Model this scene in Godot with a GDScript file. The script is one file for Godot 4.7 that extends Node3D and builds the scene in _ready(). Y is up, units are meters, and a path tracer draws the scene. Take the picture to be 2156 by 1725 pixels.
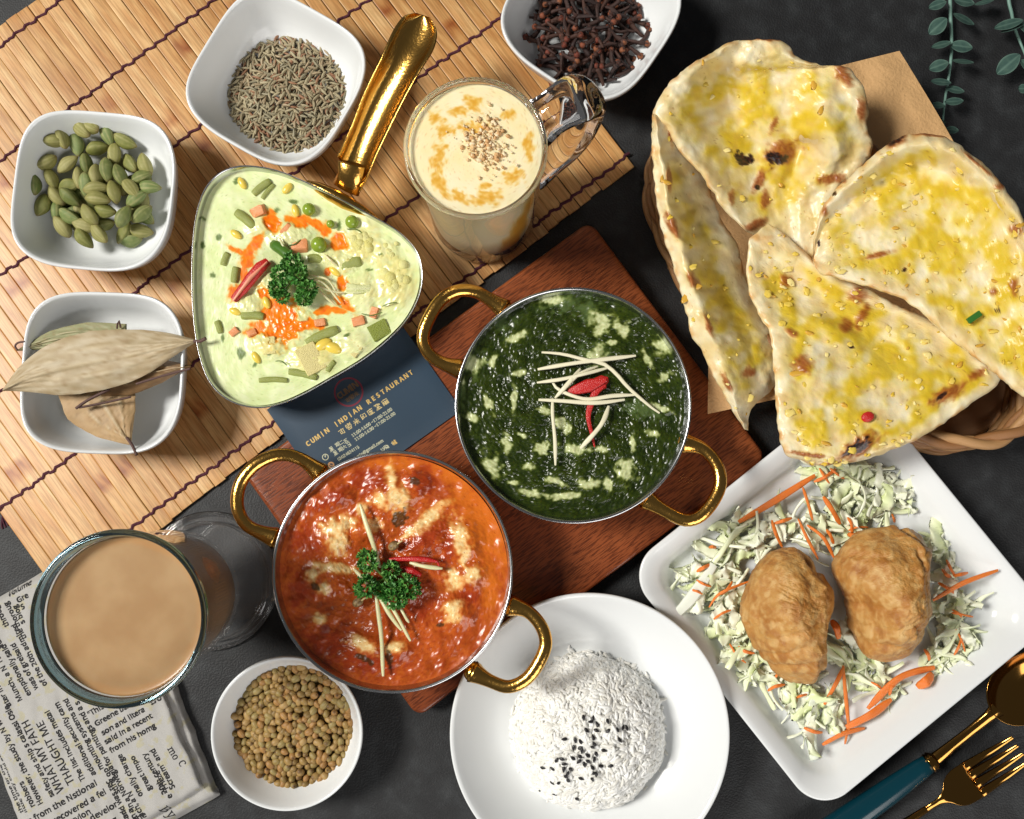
extends Node3D
# Curries, naan, rice, fritters, spices and drinks laid out on a dark slate table, seen from above.

const UNIT := 0.0003          # metres of table per unit of the table plan (2156 x 1725 units)
const EYE := 0.55             # height of the camera above the table
const FOC := EYE / UNIT
const TILT := 3.06
const MAT_H := 0.0026
const BOARD_H := 0.016

var rng := RandomNumberGenerator.new()
var nz := FastNoiseLite.new()
var nf := FastNoiseLite.new()
var used := {}

# ---------------------------------------------------------------- geometry
class Geo:
	var v := PackedVector3Array()
	var c := PackedColorArray()
	var uv := PackedVector2Array()
	var ix := PackedInt32Array()
	func quad(a: int, b: int, d: int, e: int) -> void:
		ix.append(a); ix.append(b); ix.append(d); ix.append(a); ix.append(d); ix.append(e)
	func paint(col: Color) -> void:
		while c.size() < v.size():
			c.append(col)
	func ring_join(base: int, rows: int, n: int, closed := true) -> void:
		for k in rows - 1:
			for i in (n if closed else n - 1):
				var j := (i + 1) % n
				quad(base + k * n + i, base + k * n + j, base + (k + 1) * n + j, base + (k + 1) * n + i)
	func cap(first: int, n: int, flip: bool) -> void:
		var m := Vector3.ZERO
		for i in n:
			m += v[first + i]
		v.append(m / n)
		var q := v.size() - 1
		for i in n:
			var j := (i + 1) % n
			if flip:
				ix.append(q); ix.append(first + j); ix.append(first + i)
			else:
				ix.append(q); ix.append(first + i); ix.append(first + j)
	func loft(rings: Array, cap0 := false, cap1 := false, closed := true) -> void:
		var base := v.size()
		var n: int = rings[0].size()
		for r in rings:
			v.append_array(r)
		ring_join(base, rings.size(), n, closed)
		if cap0:
			cap(base, n, true)
		if cap1:
			cap(base + (rings.size() - 1) * n, n, false)
	func tube(path: PackedVector3Array, radii, seg := 10, up := Vector3.UP, flat := 1.0, closed := false) -> void:
		# round or flattened tube; radii: a number or one number per point
		var n := path.size()
		var rings := []
		for k in n:
			var a := path[(k - 1 + n) % n if closed else maxi(k - 1, 0)]
			var b := path[(k + 1) % n if closed else mini(k + 1, n - 1)]
			var t := (b - a).normalized()
			var s := t.cross(up)
			if s.length() < 0.02:
				s = t.cross(Vector3(0.3, 0.1, 0.9))
			s = s.normalized()
			var w := s.cross(t).normalized()
			var r: float = radii if radii is float else radii[k]
			var ring := PackedVector3Array()
			for i in seg:
				var q := TAU * i / seg
				ring.append(path[k] + (s * cos(q) + w * sin(q) * flat) * r)
			rings.append(ring)
		if closed:
			rings.append(rings[0])
		loft(rings, not closed, not closed)
	func ball(at: Vector3, r: Vector3, seg := 10, rows := 7, turn := Basis()) -> void:
		var rings := []
		for k in range(1, rows):
			var p := PI * k / rows
			var ring := PackedVector3Array()
			for i in seg:
				var q := TAU * i / seg
				ring.append(at + turn * (Vector3(sin(p) * cos(q), cos(p), sin(p) * sin(q)) * r))
			rings.append(ring)
		loft(rings, true, true)
	func box(at: Vector3, half: Vector3, turn := Basis()) -> void:
		var rings := []
		var e := minf(half.x, minf(half.y, half.z)) * 0.25
		for row in [[-1, e], [-1, 0.0], [1, 0.0], [1, e]]:
			var ring := PackedVector3Array()
			var y: float = row[0] * (half.y if row[1] > 0 else half.y - e)
			var hx: float = half.x - row[1]
			var hz: float = half.z - row[1]
			for p in [[-hx + e, -hz], [hx - e, -hz], [hx, -hz + e], [hx, hz - e], [hx - e, hz], [-hx + e, hz], [-hx, hz - e], [-hx, -hz + e]]:
				ring.append(at + turn * Vector3(p[0], y, p[1]))
			rings.append(ring)
		loft(rings, true, true)
	func moved(by: Vector3) -> Geo:
		for i in v.size():
			v[i] += by
		return self
	func outward() -> Geo:
		# turns a closed shape so that its faces look out
		var vol := 0.0
		for k in range(0, ix.size(), 3):
			vol += v[ix[k]].dot(v[ix[k + 1]].cross(v[ix[k + 2]]))
		if vol < 0:
			for k in range(0, ix.size(), 3):
				var t := ix[k]
				ix[k] = ix[k + 1]
				ix[k + 1] = t
		return self
	func mesh(smooth := true) -> ArrayMesh:
		var vv := v
		var cc := c
		var uu := uv
		var ii := PackedInt32Array()
		var nn := PackedVector3Array()
		if smooth:
			nn.resize(v.size())
			for k in range(0, ix.size(), 3):
				var a := ix[k]
				var b := ix[k + 1]
				var d := ix[k + 2]
				var n := (v[b] - v[a]).cross(v[d] - v[a])
				nn[a] += n; nn[b] += n; nn[d] += n
			for k in nn.size():
				nn[k] = nn[k].normalized() if nn[k].length_squared() > 1e-30 else Vector3.UP
			ii.resize(ix.size())
			for k in range(0, ix.size(), 3):
				ii[k] = ix[k]; ii[k + 1] = ix[k + 2]; ii[k + 2] = ix[k + 1]
		else:
			vv = PackedVector3Array(); cc = PackedColorArray(); uu = PackedVector2Array()
			for k in range(0, ix.size(), 3):
				var n := (v[ix[k + 1]] - v[ix[k]]).cross(v[ix[k + 2]] - v[ix[k]]).normalized()
				for q in [0, 2, 1]:
					ii.append(vv.size())
					vv.append(v[ix[k + q]])
					nn.append(n)
					if c.size(): cc.append(c[ix[k + q]])
					if uv.size(): uu.append(uv[ix[k + q]])
		var arr := []
		arr.resize(Mesh.ARRAY_MAX)
		arr[Mesh.ARRAY_VERTEX] = vv
		arr[Mesh.ARRAY_NORMAL] = nn
		if cc.size(): arr[Mesh.ARRAY_COLOR] = cc
		if uu.size(): arr[Mesh.ARRAY_TEX_UV] = uu
		arr[Mesh.ARRAY_INDEX] = ii
		var m := ArrayMesh.new()
		m.add_surface_from_arrays(Mesh.PRIMITIVE_TRIANGLES, arr)
		return m

# ---------------------------------------------------------------- helpers
func plan(x: float, y: float, h := 0.0) -> Vector3:
	# a point of the table plan, at height h
	var c := cos(deg_to_rad(TILT))
	var s := sin(deg_to_rad(TILT))
	var d := Vector3((x - 1078.0) / FOC, -c + s * (862.4 - y) / FOC, -s - c * (862.4 - y) / FOC)
	return Vector3(0, EYE, 0) + d * ((EYE - h) / -d.y)

func size_at(u: float, h: float) -> float:
	return u * UNIT * (1.0 - h / EYE)

func lin(r: float, g: float, b: float) -> Color:
	return Color(r / 255.0, g / 255.0, b / 255.0)

func srgb(r: float, g: float, b: float) -> Color:
	return Color(r / 255.0, g / 255.0, b / 255.0)

func numbered(called: String) -> String:
	var n: int = used.get(called, 0)
	used[called] = n + 1
	return called if n == 0 else "%s_%03d" % [called, n]

func tag(o: Node3D, label: String, category: String, group := "", kind := "") -> void:
	if label: o.set_meta("label", label)
	if category: o.set_meta("category", category)
	if group: o.set_meta("group", group)
	if kind: o.set_meta("kind", kind)

func thing(called: String, label: String, category: String, at: Vector3, group := "") -> Node3D:
	var o := Node3D.new()
	o.name = numbered(called)
	o.position = at
	tag(o, label, category, group)
	add_child(o, true)
	return o

func part(called: String, g, m: Material, parent: Node3D, smooth := true, from := Vector3.INF) -> MeshInstance3D:
	# a part of a thing; the shape is given in world axes and set down from its parent's place
	var o := MeshInstance3D.new()
	o.name = called
	if g is Geo:
		var off := Vector3.ZERO
		if from == Vector3.INF:
			var p := parent
			while p != self:
				off += p.position
				p = p.get_parent()
		else:
			off = from
		o.mesh = g.moved(-off).mesh(smooth)
	else:
		o.mesh = g
	o.material_override = m
	parent.add_child(o, true)
	return o

func solo(called: String, g: Geo, m: Material, label: String, category: String, at: Vector3, group := "", smooth := true) -> MeshInstance3D:
	# a thing that is one mesh; the shape is given in world axes
	var o := MeshInstance3D.new()
	o.name = numbered(called)
	o.mesh = g.moved(-at).mesh(smooth)
	o.material_override = m
	o.position = at
	tag(o, label, category, group)
	add_child(o, true)
	return o

func place(called: String, mesh: Mesh, m: Material, label: String, category: String, group: String, t: Transform3D) -> MeshInstance3D:
	var o := MeshInstance3D.new()
	o.name = numbered(called)
	o.mesh = mesh
	o.material_override = m
	o.transform = t
	tag(o, label, category, group)
	add_child(o, true)
	return o

func swarm(called: String, mesh: Mesh, m: Material, where: Array, parent: Node3D, tints := []) -> MultiMeshInstance3D:
	var mm := MultiMesh.new()
	mm.transform_format = MultiMesh.TRANSFORM_3D
	mm.use_colors = tints.size() > 0
	mm.mesh = mesh
	mm.instance_count = where.size()
	for i in where.size():
		mm.set_instance_transform(i, where[i])
		if tints.size():
			mm.set_instance_color(i, tints[i])
	var o := MultiMeshInstance3D.new()
	o.name = numbered(called) if parent == self else called
	o.multimesh = mm
	o.material_override = m
	o.set_meta("kind", "stuff")
	parent.add_child(o, true)
	return o

func spline(pts: Array, n: int, closed := true) -> PackedVector2Array:
	# n points at even steps along a smooth curve through pts
	var dense := PackedVector2Array()
	var k := pts.size()
	for i in (k if closed else k - 1):
		var p0: Vector2 = pts[(i - 1 + k) % k if closed else maxi(i - 1, 0)]
		var p1: Vector2 = pts[i]
		var p2: Vector2 = pts[(i + 1) % k]
		var p3: Vector2 = pts[(i + 2) % k if closed else mini(i + 2, k - 1)]
		for s in 16:
			dense.append(p1.cubic_interpolate(p2, p0, p3, s / 16.0))
	dense.append(pts[0] if closed else pts[k - 1])
	var along := PackedFloat32Array([0.0])
	for i in range(1, dense.size()):
		along.append(along[i - 1] + dense[i].distance_to(dense[i - 1]))
	var total := along[along.size() - 1]
	var out := PackedVector2Array()
	var at := 0
	for i in n:
		var want := total * i / (n if closed else n - 1)
		while at < dense.size() - 2 and along[at + 1] < want:
			at += 1
		out.append(dense[at].lerp(dense[at + 1], clampf((want - along[at]) / maxf(along[at + 1] - along[at], 1e-9), 0, 1)))
	return out

func pairs(a: Array) -> Array:
	var out := []
	for i in range(0, a.size(), 2):
		out.append(Vector2(a[i], a[i + 1]))
	return out

func mapped(a: Array, ox: float, oy: float, k: float) -> Array:
	var out := []
	for i in range(0, a.size(), 2):
		out.append(Vector2(ox + a[i] * k, oy + a[i + 1] * k))
	return out

func fit(ring: PackedVector2Array, about: Vector2, k: float, h: float) -> PackedVector3Array:
	var out := PackedVector3Array()
	for p in ring:
		var q := about + (p - about) * k
		out.append(plan(q.x, q.y, h))
	return out

func shaped(ring: PackedVector3Array, about: Vector3, k: float, h: float) -> PackedVector3Array:
	# the loop scaled about a centre in the level plane, at height h
	var out := PackedVector3Array()
	for p in ring:
		out.append(Vector3(about.x + (p.x - about.x) * k, h, about.z + (p.z - about.z) * k))
	return out

func circle(at: Vector3, r: float, h: float, seg := 64) -> PackedVector3Array:
	var out := PackedVector3Array()
	for i in seg:
		out.append(Vector3(at.x + cos(TAU * i / seg) * r, h, at.z + sin(TAU * i / seg) * r))
	return out

func lathe(at: Vector3, profile: Array, seg := 64, cap0 := false, cap1 := false) -> Geo:
	var g := Geo.new()
	var rings := []
	for p in profile:
		rings.append(circle(at, p[0], at.y + p[1], seg))
	g.loft(rings, cap0, cap1)
	return g

func rot(yaw: float, pitch := 0.0, roll := 0.0) -> Basis:
	return Basis(Vector3.UP, yaw) * Basis(Vector3.RIGHT, pitch) * Basis(Vector3.BACK, roll)

func heading(x0: float, y0: float, x1: float, y1: float) -> float:
	return -atan2(y1 - y0, x1 - x0)

func in_ellipse(x: float, y: float, e: Array) -> float:
	# under 1 inside the patch e = [x, y, rx, ry, turn in degrees]
	var a := deg_to_rad(e[4])
	var dx: float = x - e[0]
	var dy: float = y - e[1]
	var u: float = (dx * cos(a) + dy * sin(a)) / e[2]
	var w: float = (-dx * sin(a) + dy * cos(a)) / e[3]
	return sqrt(u * u + w * w)

# ---------------------------------------------------------------- materials
func mat(col: Color, rough := 0.5, metal := 0.0) -> StandardMaterial3D:
	var m := StandardMaterial3D.new()
	m.albedo_color = col
	m.roughness = rough
	m.metallic = metal
	return m

func painted(rough := 0.5) -> StandardMaterial3D:
	var m := mat(Color.WHITE, rough)
	m.vertex_color_use_as_albedo = true
	m.vertex_color_is_srgb = true
	return m

func noise(freq: float, octaves := 4, kind := FastNoiseLite.TYPE_SIMPLEX_SMOOTH, sd := 1) -> FastNoiseLite:
	var n := FastNoiseLite.new()
	n.seed = sd
	n.noise_type = kind
	n.frequency = freq
	n.fractal_octaves = octaves
	return n

func noise_tex(n: FastNoiseLite, stops := [], side := 512) -> NoiseTexture2D:
	var t := NoiseTexture2D.new()
	t.width = side
	t.height = side
	t.seamless = true
	t.noise = n
	if stops.size():
		var g := Gradient.new()
		var offs := PackedFloat32Array()
		var cols := PackedColorArray()
		for s in stops:
			offs.append(s[0])
			cols.append(s[1])
		g.offsets = offs
		g.colors = cols
		t.color_ramp = g
	return t

func bumpy(m: StandardMaterial3D, n: FastNoiseLite, per_metre: Vector3, depth_cm: float, side := 512) -> StandardMaterial3D:
	m.heightmap_enabled = true
	m.heightmap_texture = noise_tex(n, [], side)
	m.heightmap_scale = depth_cm
	m.uv1_triplanar = true
	m.uv1_scale = per_metre
	return m

func clear_glass(tint := Color(1, 1, 1, 0.0)) -> StandardMaterial3D:
	var m := mat(tint, 0.0)
	m.transparency = BaseMaterial3D.TRANSPARENCY_ALPHA
	m.refraction_enabled = true
	m.refraction_scale = 0.05
	return m

# ---------------------------------------------------------------- the scene
var m_white: StandardMaterial3D
var m_gold: StandardMaterial3D
var m_steel: StandardMaterial3D
var m_glass: StandardMaterial3D
var m_pane: StandardMaterial3D
var m_ginger: StandardMaterial3D
var m_chilli: StandardMaterial3D
var m_parsley: StandardMaterial3D
var m_stick: StandardMaterial3D

func _ready() -> void:
	rng.seed = 7
	nz.seed = 3; nz.frequency = 1.0; nz.fractal_octaves = 4
	nf.seed = 9; nf.frequency = 1.0; nf.fractal_octaves = 2
	var cam := Camera3D.new()
	cam.name = "camera"
	cam.position = Vector3(0, EYE, 0)
	cam.rotation_degrees = Vector3(-90.0 + TILT, 0, 0)
	cam.fov = rad_to_deg(2.0 * atan(862.4 / FOC))
	cam.near = 0.02
	cam.far = 20.0
	add_child(cam)
	var env := Environment.new()
	env.background_mode = Environment.BG_COLOR
	env.background_color = Color(0.36, 0.36, 0.365)
	env.background_energy_multiplier = 0.68
	env.tonemap_mode = Environment.TONE_MAPPER_LINEAR
	env.tonemap_exposure = 1.0
	env.sdfgi_enabled = true
	env.ssao_enabled = true
	env.ssil_enabled = true
	var we := WorldEnvironment.new()
	we.name = "world_environment"
	we.environment = env
	add_child(we)
	lamp("key_light", Vector3(-2.1, 2.3, -0.4), Vector3(0, 0, 0), Vector2(0.8, 0.8), 11.8, Color(1.0, 0.985, 0.955))
	lamp("fill_light", Vector3(1.0, 1.5, 2.2), Vector3(0, 0, 0), Vector2(1.7, 1.7), 4.0, Color(1.0, 0.985, 0.97))

	m_white = mat(srgb(228, 231, 232), 0.16)
	m_gold = mat(srgb(222, 172, 88), 0.2, 1.0)
	m_gold = bumpy(m_gold, noise(0.02, 3, FastNoiseLite.TYPE_SIMPLEX, 5), Vector3.ONE * 40, 0.008)
	m_steel = mat(srgb(196, 198, 200), 0.24, 1.0)
	m_glass = clear_glass()
	m_pane = mat(Color(1, 1, 1, 0.02), 0.0)
	m_pane.transparency = BaseMaterial3D.TRANSPARENCY_ALPHA
	m_ginger = mat(srgb(226, 216, 168), 0.35)
	m_ginger.subsurf_scatter_enabled = true
	m_ginger.subsurf_scatter_strength = 0.2
	m_chilli = bumpy(mat(srgb(190, 36, 34), 0.32), noise(0.03, 3), Vector3(60, 60, 60), 0.03)
	m_parsley = painted(0.45)
	m_stick = mat(srgb(232, 226, 196), 0.4)

	table_top()
	bamboo_mat()
	wooden_board()
	menu_card()
	napkin()
	spice_bowls()
	coriander_dish()
	green_curry()
	spinach_curry()
	tomato_curry()
	lassi_mug()
	tea_glass()
	bread_basket()
	rice_plate()
	fritter_plate()
	cutlery()
	eucalyptus()

func lamp(called: String, at: Vector3, to: Vector3, size: Vector2, energy: float, col: Color) -> void:
	var l := AreaLight3D.new()
	l.name = called
	l.area_size = size
	l.area_normalize_energy = true
	l.light_energy = energy
	l.light_color = col
	l.area_range = 12.0
	l.shadow_enabled = true
	add_child(l)
	l.look_at_from_position(at, to, Vector3.UP)

func table_top() -> void:
	var m := mat(Color.WHITE, 0.62)
	m.albedo_texture = noise_tex(noise(0.012, 6, FastNoiseLite.TYPE_SIMPLEX_SMOOTH, 2), [[0.0, srgb(26, 27, 29)], [0.45, srgb(34, 35, 37)], [0.62, srgb(39, 41, 43)], [1.0, srgb(54, 56, 58)]], 1024)
	m.uv1_triplanar = true
	m.uv1_scale = Vector3.ONE * 4.5
	m.detail_enabled = true
	m.detail_blend_mode = BaseMaterial3D.BLEND_MODE_MUL
	m.detail_uv_layer = BaseMaterial3D.DETAIL_UV_1
	m.detail_albedo = noise_tex(noise(0.35, 2, FastNoiseLite.TYPE_SIMPLEX, 4), [[0.0, Color(0.72, 0.72, 0.72)], [0.55, Color(0.95, 0.95, 0.95)], [0.8, Color(1, 1, 1)]])
	m.heightmap_enabled = true
	m.heightmap_texture = noise_tex(noise(0.12, 4, FastNoiseLite.TYPE_SIMPLEX, 8), [], 1024)
	m.heightmap_scale = 0.02
	var g := Geo.new()
	g.box(Vector3(0, -0.015, 0), Vector3(0.75, 0.015, 0.6))
	var o := solo("table_top", g, m, "dark charcoal slate table top", "table", Vector3.ZERO)
	o.set_meta("kind", "structure")

func bamboo_mat() -> void:
	# slats run from the top edge of the mat to its lower edge; five dark threads stitch them together
	var corner := Vector2(151, 1263)
	var du := Vector2(0.7997, -0.6008)
	var dv := Vector2(-0.6008, -0.7997)
	var wide := 1487.0
	var tall := 1075.0
	var t := thing("bamboo_placemat", "placemat of flat tan bamboo slats stitched with dark purple thread", "placemat", plan(560, 560))
	var mats := []
	for k in 5:
		var m := painted(0.42)
		var a: Array = [[228, 194, 140], [219, 182, 125], [232, 202, 150], [212, 174, 118], [225, 189, 132]][k]
		m.albedo_color = srgb(a[0], a[1], a[2])
		var lo := 0.80
		m.albedo_texture = noise_tex(noise(0.02, 5, FastNoiseLite.TYPE_SIMPLEX, 20 + k), [[0.0, Color(lo + 0.05, lo + 0.02, lo - 0.02)], [0.42, Color(0.93, 0.92, 0.9)], [0.6, Color(1, 1, 1)], [1.0, Color(1, 1, 1)]])
		m.texture_filter = BaseMaterial3D.TEXTURE_FILTER_LINEAR
		m.uv1_scale = Vector3(60.0, 3.0, 1)
		m.heightmap_enabled = true
		m.heightmap_texture = m.albedo_texture
		m.heightmap_scale = 0.004
		mats.append(m)
	var count := 53
	var pitch := wide / count
	var w := pitch * UNIT * 0.5 * 0.99
	var lng := tall * UNIT * 0.5
	var along := Vector3(-dv.x, 0, -dv.y)
	var across := Vector3(du.x, 0, du.y)
	var shapes := []
	for k in 9:
		# a slightly domed strip with soft edges; a few carry the speckled knot of the cane
		var g := Geo.new()
		var rows := 60
		var rings := []
		var knot := rng.randf_range(-0.8, 0.8) * lng
		var has := k % 3 != 2
		for r in rows + 1:
			var y := -lng + 2.0 * lng * r / rows
			if r == 0: y += 0.0
			var ring := PackedVector3Array()
			for p in [[-1.0, 0.72], [-0.985, 0.955], [-0.85, 0.99], [-0.3, 1.0], [0.3, 1.0], [0.85, 0.99], [0.985, 0.955], [1.0, 0.72], [0.9, 0.02], [-0.9, 0.02]]:
				var x: float = p[0] * w
				ring.append(Vector3(x, p[1] * 0.0021 + 0.0001, y))
				var d := absf(y - knot) / 0.006
				var s := nz.get_noise_3d(x * 2600, y * 1700, k * 31.0)
				var dark := 1.0
				if has and d < 1.0:
					dark = 1.0 - clampf((1.0 - d) * 1.1, 0, 1) * (0.16 + 0.42 * maxf(0.0, s + 0.1))
				dark *= 0.93 + 0.10 * nz.get_noise_2d(x * 260 + k * 50, y * 24)
				g.c.append(Color(dark, dark * dark * 0.98, dark * dark * dark * 0.96))
				g.uv.append(Vector2((x + w) + k * 0.11, y + k * 0.37))
			rings.append(ring)
		g.loft(rings)
		for end in [0, rows]:
			g.cap(end * 10, 10, end == 0)
		g.paint(Color(0.8, 0.7, 0.55))
		while g.uv.size() < g.v.size(): g.uv.append(Vector2(0.5, 0.5))
		shapes.append(g.mesh())
	for i in count:
		var mid2: Vector2 = corner + du * (i + 0.5) * pitch + dv * tall * 0.5
		mid2 += dv * rng.randf_range(-2.5, 2.5)
		var o := MeshInstance3D.new()
		o.name = "slat"
		o.mesh = shapes[rng.randi() % shapes.size()]
		o.material_override = mats[rng.randi() % mats.size()]
		var flip := 1.0 if rng.randf() < 0.5 else -1.0
		var b := Basis(across * flip, Vector3.UP, along * flip)
		b = Basis(Vector3.UP, rng.randf_range(-0.0016, 0.0016)) * b
		o.transform = Transform3D(b, plan(mid2.x, mid2.y) - t.position + Vector3(0, rng.randf_range(0, 0.00025), 0))
		t.add_child(o, true)
	var mt := bumpy(mat(srgb(88, 38, 54), 0.85), noise(0.2, 2), Vector3.ONE * 300, 0.03, 256)
	for off in [43.0, 240.0, 435.0, 631.0, 824.0, 1016.0]:
		var path := PackedVector3Array()
		for i in count + 1:
			var jog := rng.randf_range(-2.0, 2.0)
			for q in [[-0.5, 0.5], [-0.12, -2.2], [0.12, 2.6], [0.5, 0.5]]:
				var p: Vector2 = corner + du * (i + q[0]) * pitch + dv * (off + q[1] + jog)
				var lift := 0.0026 if absf(q[0]) < 0.2 else 0.0023
				path.append(plan(p.x, p.y) + Vector3(0, lift, 0))
		var g := Geo.new()
		g.tube(path, 0.0010, 6, Vector3.UP, 0.75)
		part("thread", g, mt, t)
	# loose thread ends where the stitching stops at the mat's lower corner
	var g := Geo.new()
	for k in 6:
		var path := PackedVector3Array()
		var a := Vector2(2, 1072) + Vector2(k * 1.5, -k)
		for s in 7:
			path.append(plan(a.x + s * (0.6 + k * 0.5) + 2.0 * sin(s + k), a.y + s * (7.0 - k * 0.4), 0.002 * maxf(0.15, 1.0 - s / 5.0)))
		g.tube(path, 0.0006, 5)
	part("tassel", g, mt, t)

func wooden_board() -> void:
	var o := Vector2(1064, 980)
	var a := Vector2(0.5915, 0.8063)   # across the board
	var b := Vector2(-0.8063, 0.5915)  # along the grain
	var hw := 306.0
	var hl := 443.0
	var rad := 24.0
	var pts := PackedVector2Array()
	for q in [[1, 1], [-1, 1], [-1, -1], [1, -1]]:
		for s in 7:
			var ang: float = deg_to_rad({[1, 1]: 0.0, [-1, 1]: 90.0, [-1, -1]: 180.0, [1, -1]: 270.0}[q] + 15.0 * s)
			pts.append(Vector2(q[0] * (hw - rad) + rad * cos(ang), q[1] * (hl - rad) + rad * sin(ang)))
	var centre := plan(o.x, o.y)
	var ring := PackedVector3Array()
	for p in pts:
		ring.append(Vector3(p.x * UNIT, 0, p.y * UNIT))
	var g := Geo.new()
	var rings := []
	for s in [[0.985, 0.0], [0.996, 0.001], [1.0, 0.003], [1.0, 0.0125], [0.996, 0.0145], [0.988, 0.0157], [0.975, 0.016]]:
		rings.append(shaped(ring, Vector3.ZERO, s[0], s[1]))
	g.loft(rings)
	# top face with grain and a few darker patches
	var nu := 60
	var nv := 90
	var m := painted(0.3)
	for k in g.v.size():
		g.c.append(lin(122, 62, 40))
	var top := rings[6] as PackedVector3Array
	for q in range(1, 40):
		var f := 1.0 - q / 40.0
		var r2 := shaped(top, Vector3.ZERO, f, 0.016)
		g.v.append_array(r2)
	g.ring_join(6 * 28, 40, 28)
	g.cap(45 * 28, 28, false)
	g.cap(0, 28, true)
	g.c.clear()
	for p in g.v:
		var x: float = p.x
		var z: float = p.z
		var tone := 0.5 + 0.5 * nz.get_noise_2d(x * 16.0 + 4.0, z * 2.5)
		var band := clampf(0.5 + 1.6 * nz.get_noise_2d(x * 9.0 + 40.0, z * 1.6 + 9.0), 0, 1)
		g.c.append(lin(124, 66, 38).lerp(lin(164, 94, 56), tone).lerp(lin(108, 48, 28), band * 0.6))
	m.albedo_texture = noise_tex(noise(0.03, 5, FastNoiseLite.TYPE_SIMPLEX, 31), [[0.0, Color(0.5, 0.44, 0.42)], [0.36, Color(0.78, 0.75, 0.73)], [0.55, Color(1, 1, 1)], [1.0, Color(1, 0.98, 0.95)]], 1024)
	m.uv1_triplanar = true
	m.uv1_scale = Vector3(26, 26, 2.2)
	m.heightmap_enabled = true
	m.heightmap_texture = m.albedo_texture
	m.heightmap_scale = 0.006
	var ob := MeshInstance3D.new()
	ob.name = numbered("wooden_board")
	ob.mesh = g.mesh()
	ob.material_override = m
	ob.transform = Transform3D(Basis(Vector3(a.x, 0, a.y), Vector3.UP, Vector3(b.x, 0, b.y)), centre)
	tag(ob, "reddish brown wooden serving board under the two round curry pans", "serving board")
	add_child(ob, true)

# ---------------------------------------------------------------- lettering
func stamp(img: Image, tris: PackedVector2Array, col: Color, fat := 0.75) -> void:
	# inks triangles (in picture elements) into a print
	for k in range(0, tris.size(), 3):
		var a := tris[k]
		var b := tris[k + 1]
		var c := tris[k + 2]
		var area := (b - a).cross(c - a)
		if absf(area) < 1e-6: continue
		var sg := signf(area)
		var x0 := maxi(0, int(floor(minf(a.x, minf(b.x, c.x)) - 0.5 - fat)))
		var x1 := mini(img.get_width() - 1, int(ceil(maxf(a.x, maxf(b.x, c.x)) + fat)))
		var y0 := maxi(0, int(floor(minf(a.y, minf(b.y, c.y)) - 0.5 - fat)))
		var y1 := mini(img.get_height() - 1, int(ceil(maxf(a.y, maxf(b.y, c.y)) + fat)))
		var la := (b - a).length() * fat
		var lb := (c - b).length() * fat
		var lc := (a - c).length() * fat
		for y in range(y0, y1 + 1):
			for x in range(x0, x1 + 1):
				var p := Vector2(x + 0.5, y + 0.5)
				if sg * (b - a).cross(p - a) > -la and sg * (c - b).cross(p - b) > -lb and sg * (a - c).cross(p - c) > -lc:
					img.set_pixel(x, y, col)

func letters(text: String, font: Font, high: float, at: Vector2, dir: Vector2, stretch := 1.0) -> PackedVector2Array:
	# outline of one line of text: its left middle at «at», running along dir; high is the height of a capital
	var t := TextMesh.new()
	t.font = font
	t.text = text
	t.font_size = 32
	t.pixel_size = 1.0
	t.depth = 0.0
	t.curve_step = 1.0
	t.horizontal_alignment = HORIZONTAL_ALIGNMENT_LEFT
	var out := PackedVector2Array()
	if t.get_surface_count() == 0:
		return out
	var arr := t.get_mesh_arrays()
	var v: PackedVector3Array = arr[Mesh.ARRAY_VERTEX]
	var ix = arr[Mesh.ARRAY_INDEX]
	if ix == null or ix.size() == 0: ix = range(v.size())
	var k := high / 23.0
	var down := Vector2(-dir.y, dir.x)
	for i in ix:
		out.append(at + dir * v[i].x * k * stretch - down * v[i].y * k)
	return out

func centred(tris: PackedVector2Array, at: Vector2, dir: Vector2) -> PackedVector2Array:
	var lo := INF
	var hi := -INF
	for p in tris:
		lo = minf(lo, (p - at).dot(dir))
		hi = maxf(hi, (p - at).dot(dir))
	for i in tris.size():
		tris[i] -= dir * (lo + hi) * 0.5
	return tris

func strokes(code: String, at: Vector2, side: float, dir: Vector2, thick: float) -> PackedVector2Array:
	# a character written with straight strokes on a 10 x 10 field; its upper left corner at «at»
	var out := PackedVector2Array()
	var down := Vector2(-dir.y, dir.x)
	for s in code.split(" ", false):
		var pts := []
		for k in range(0, s.length() - 1, 2):
			pts.append(at + (dir * (s.unicode_at(k) - 48) + down * (s.unicode_at(k + 1) - 48)) * side / 9.0)
		for k in pts.size() - 1:
			var a: Vector2 = pts[k]
			var b: Vector2 = pts[k + 1]
			var e := (b - a).normalized() * thick * 0.5
			var n := Vector2(-e.y, e.x)
			out.append_array([a - e - n, b + e - n, b + e + n, a - e - n, b + e + n, a - e + n])
	return out

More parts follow.
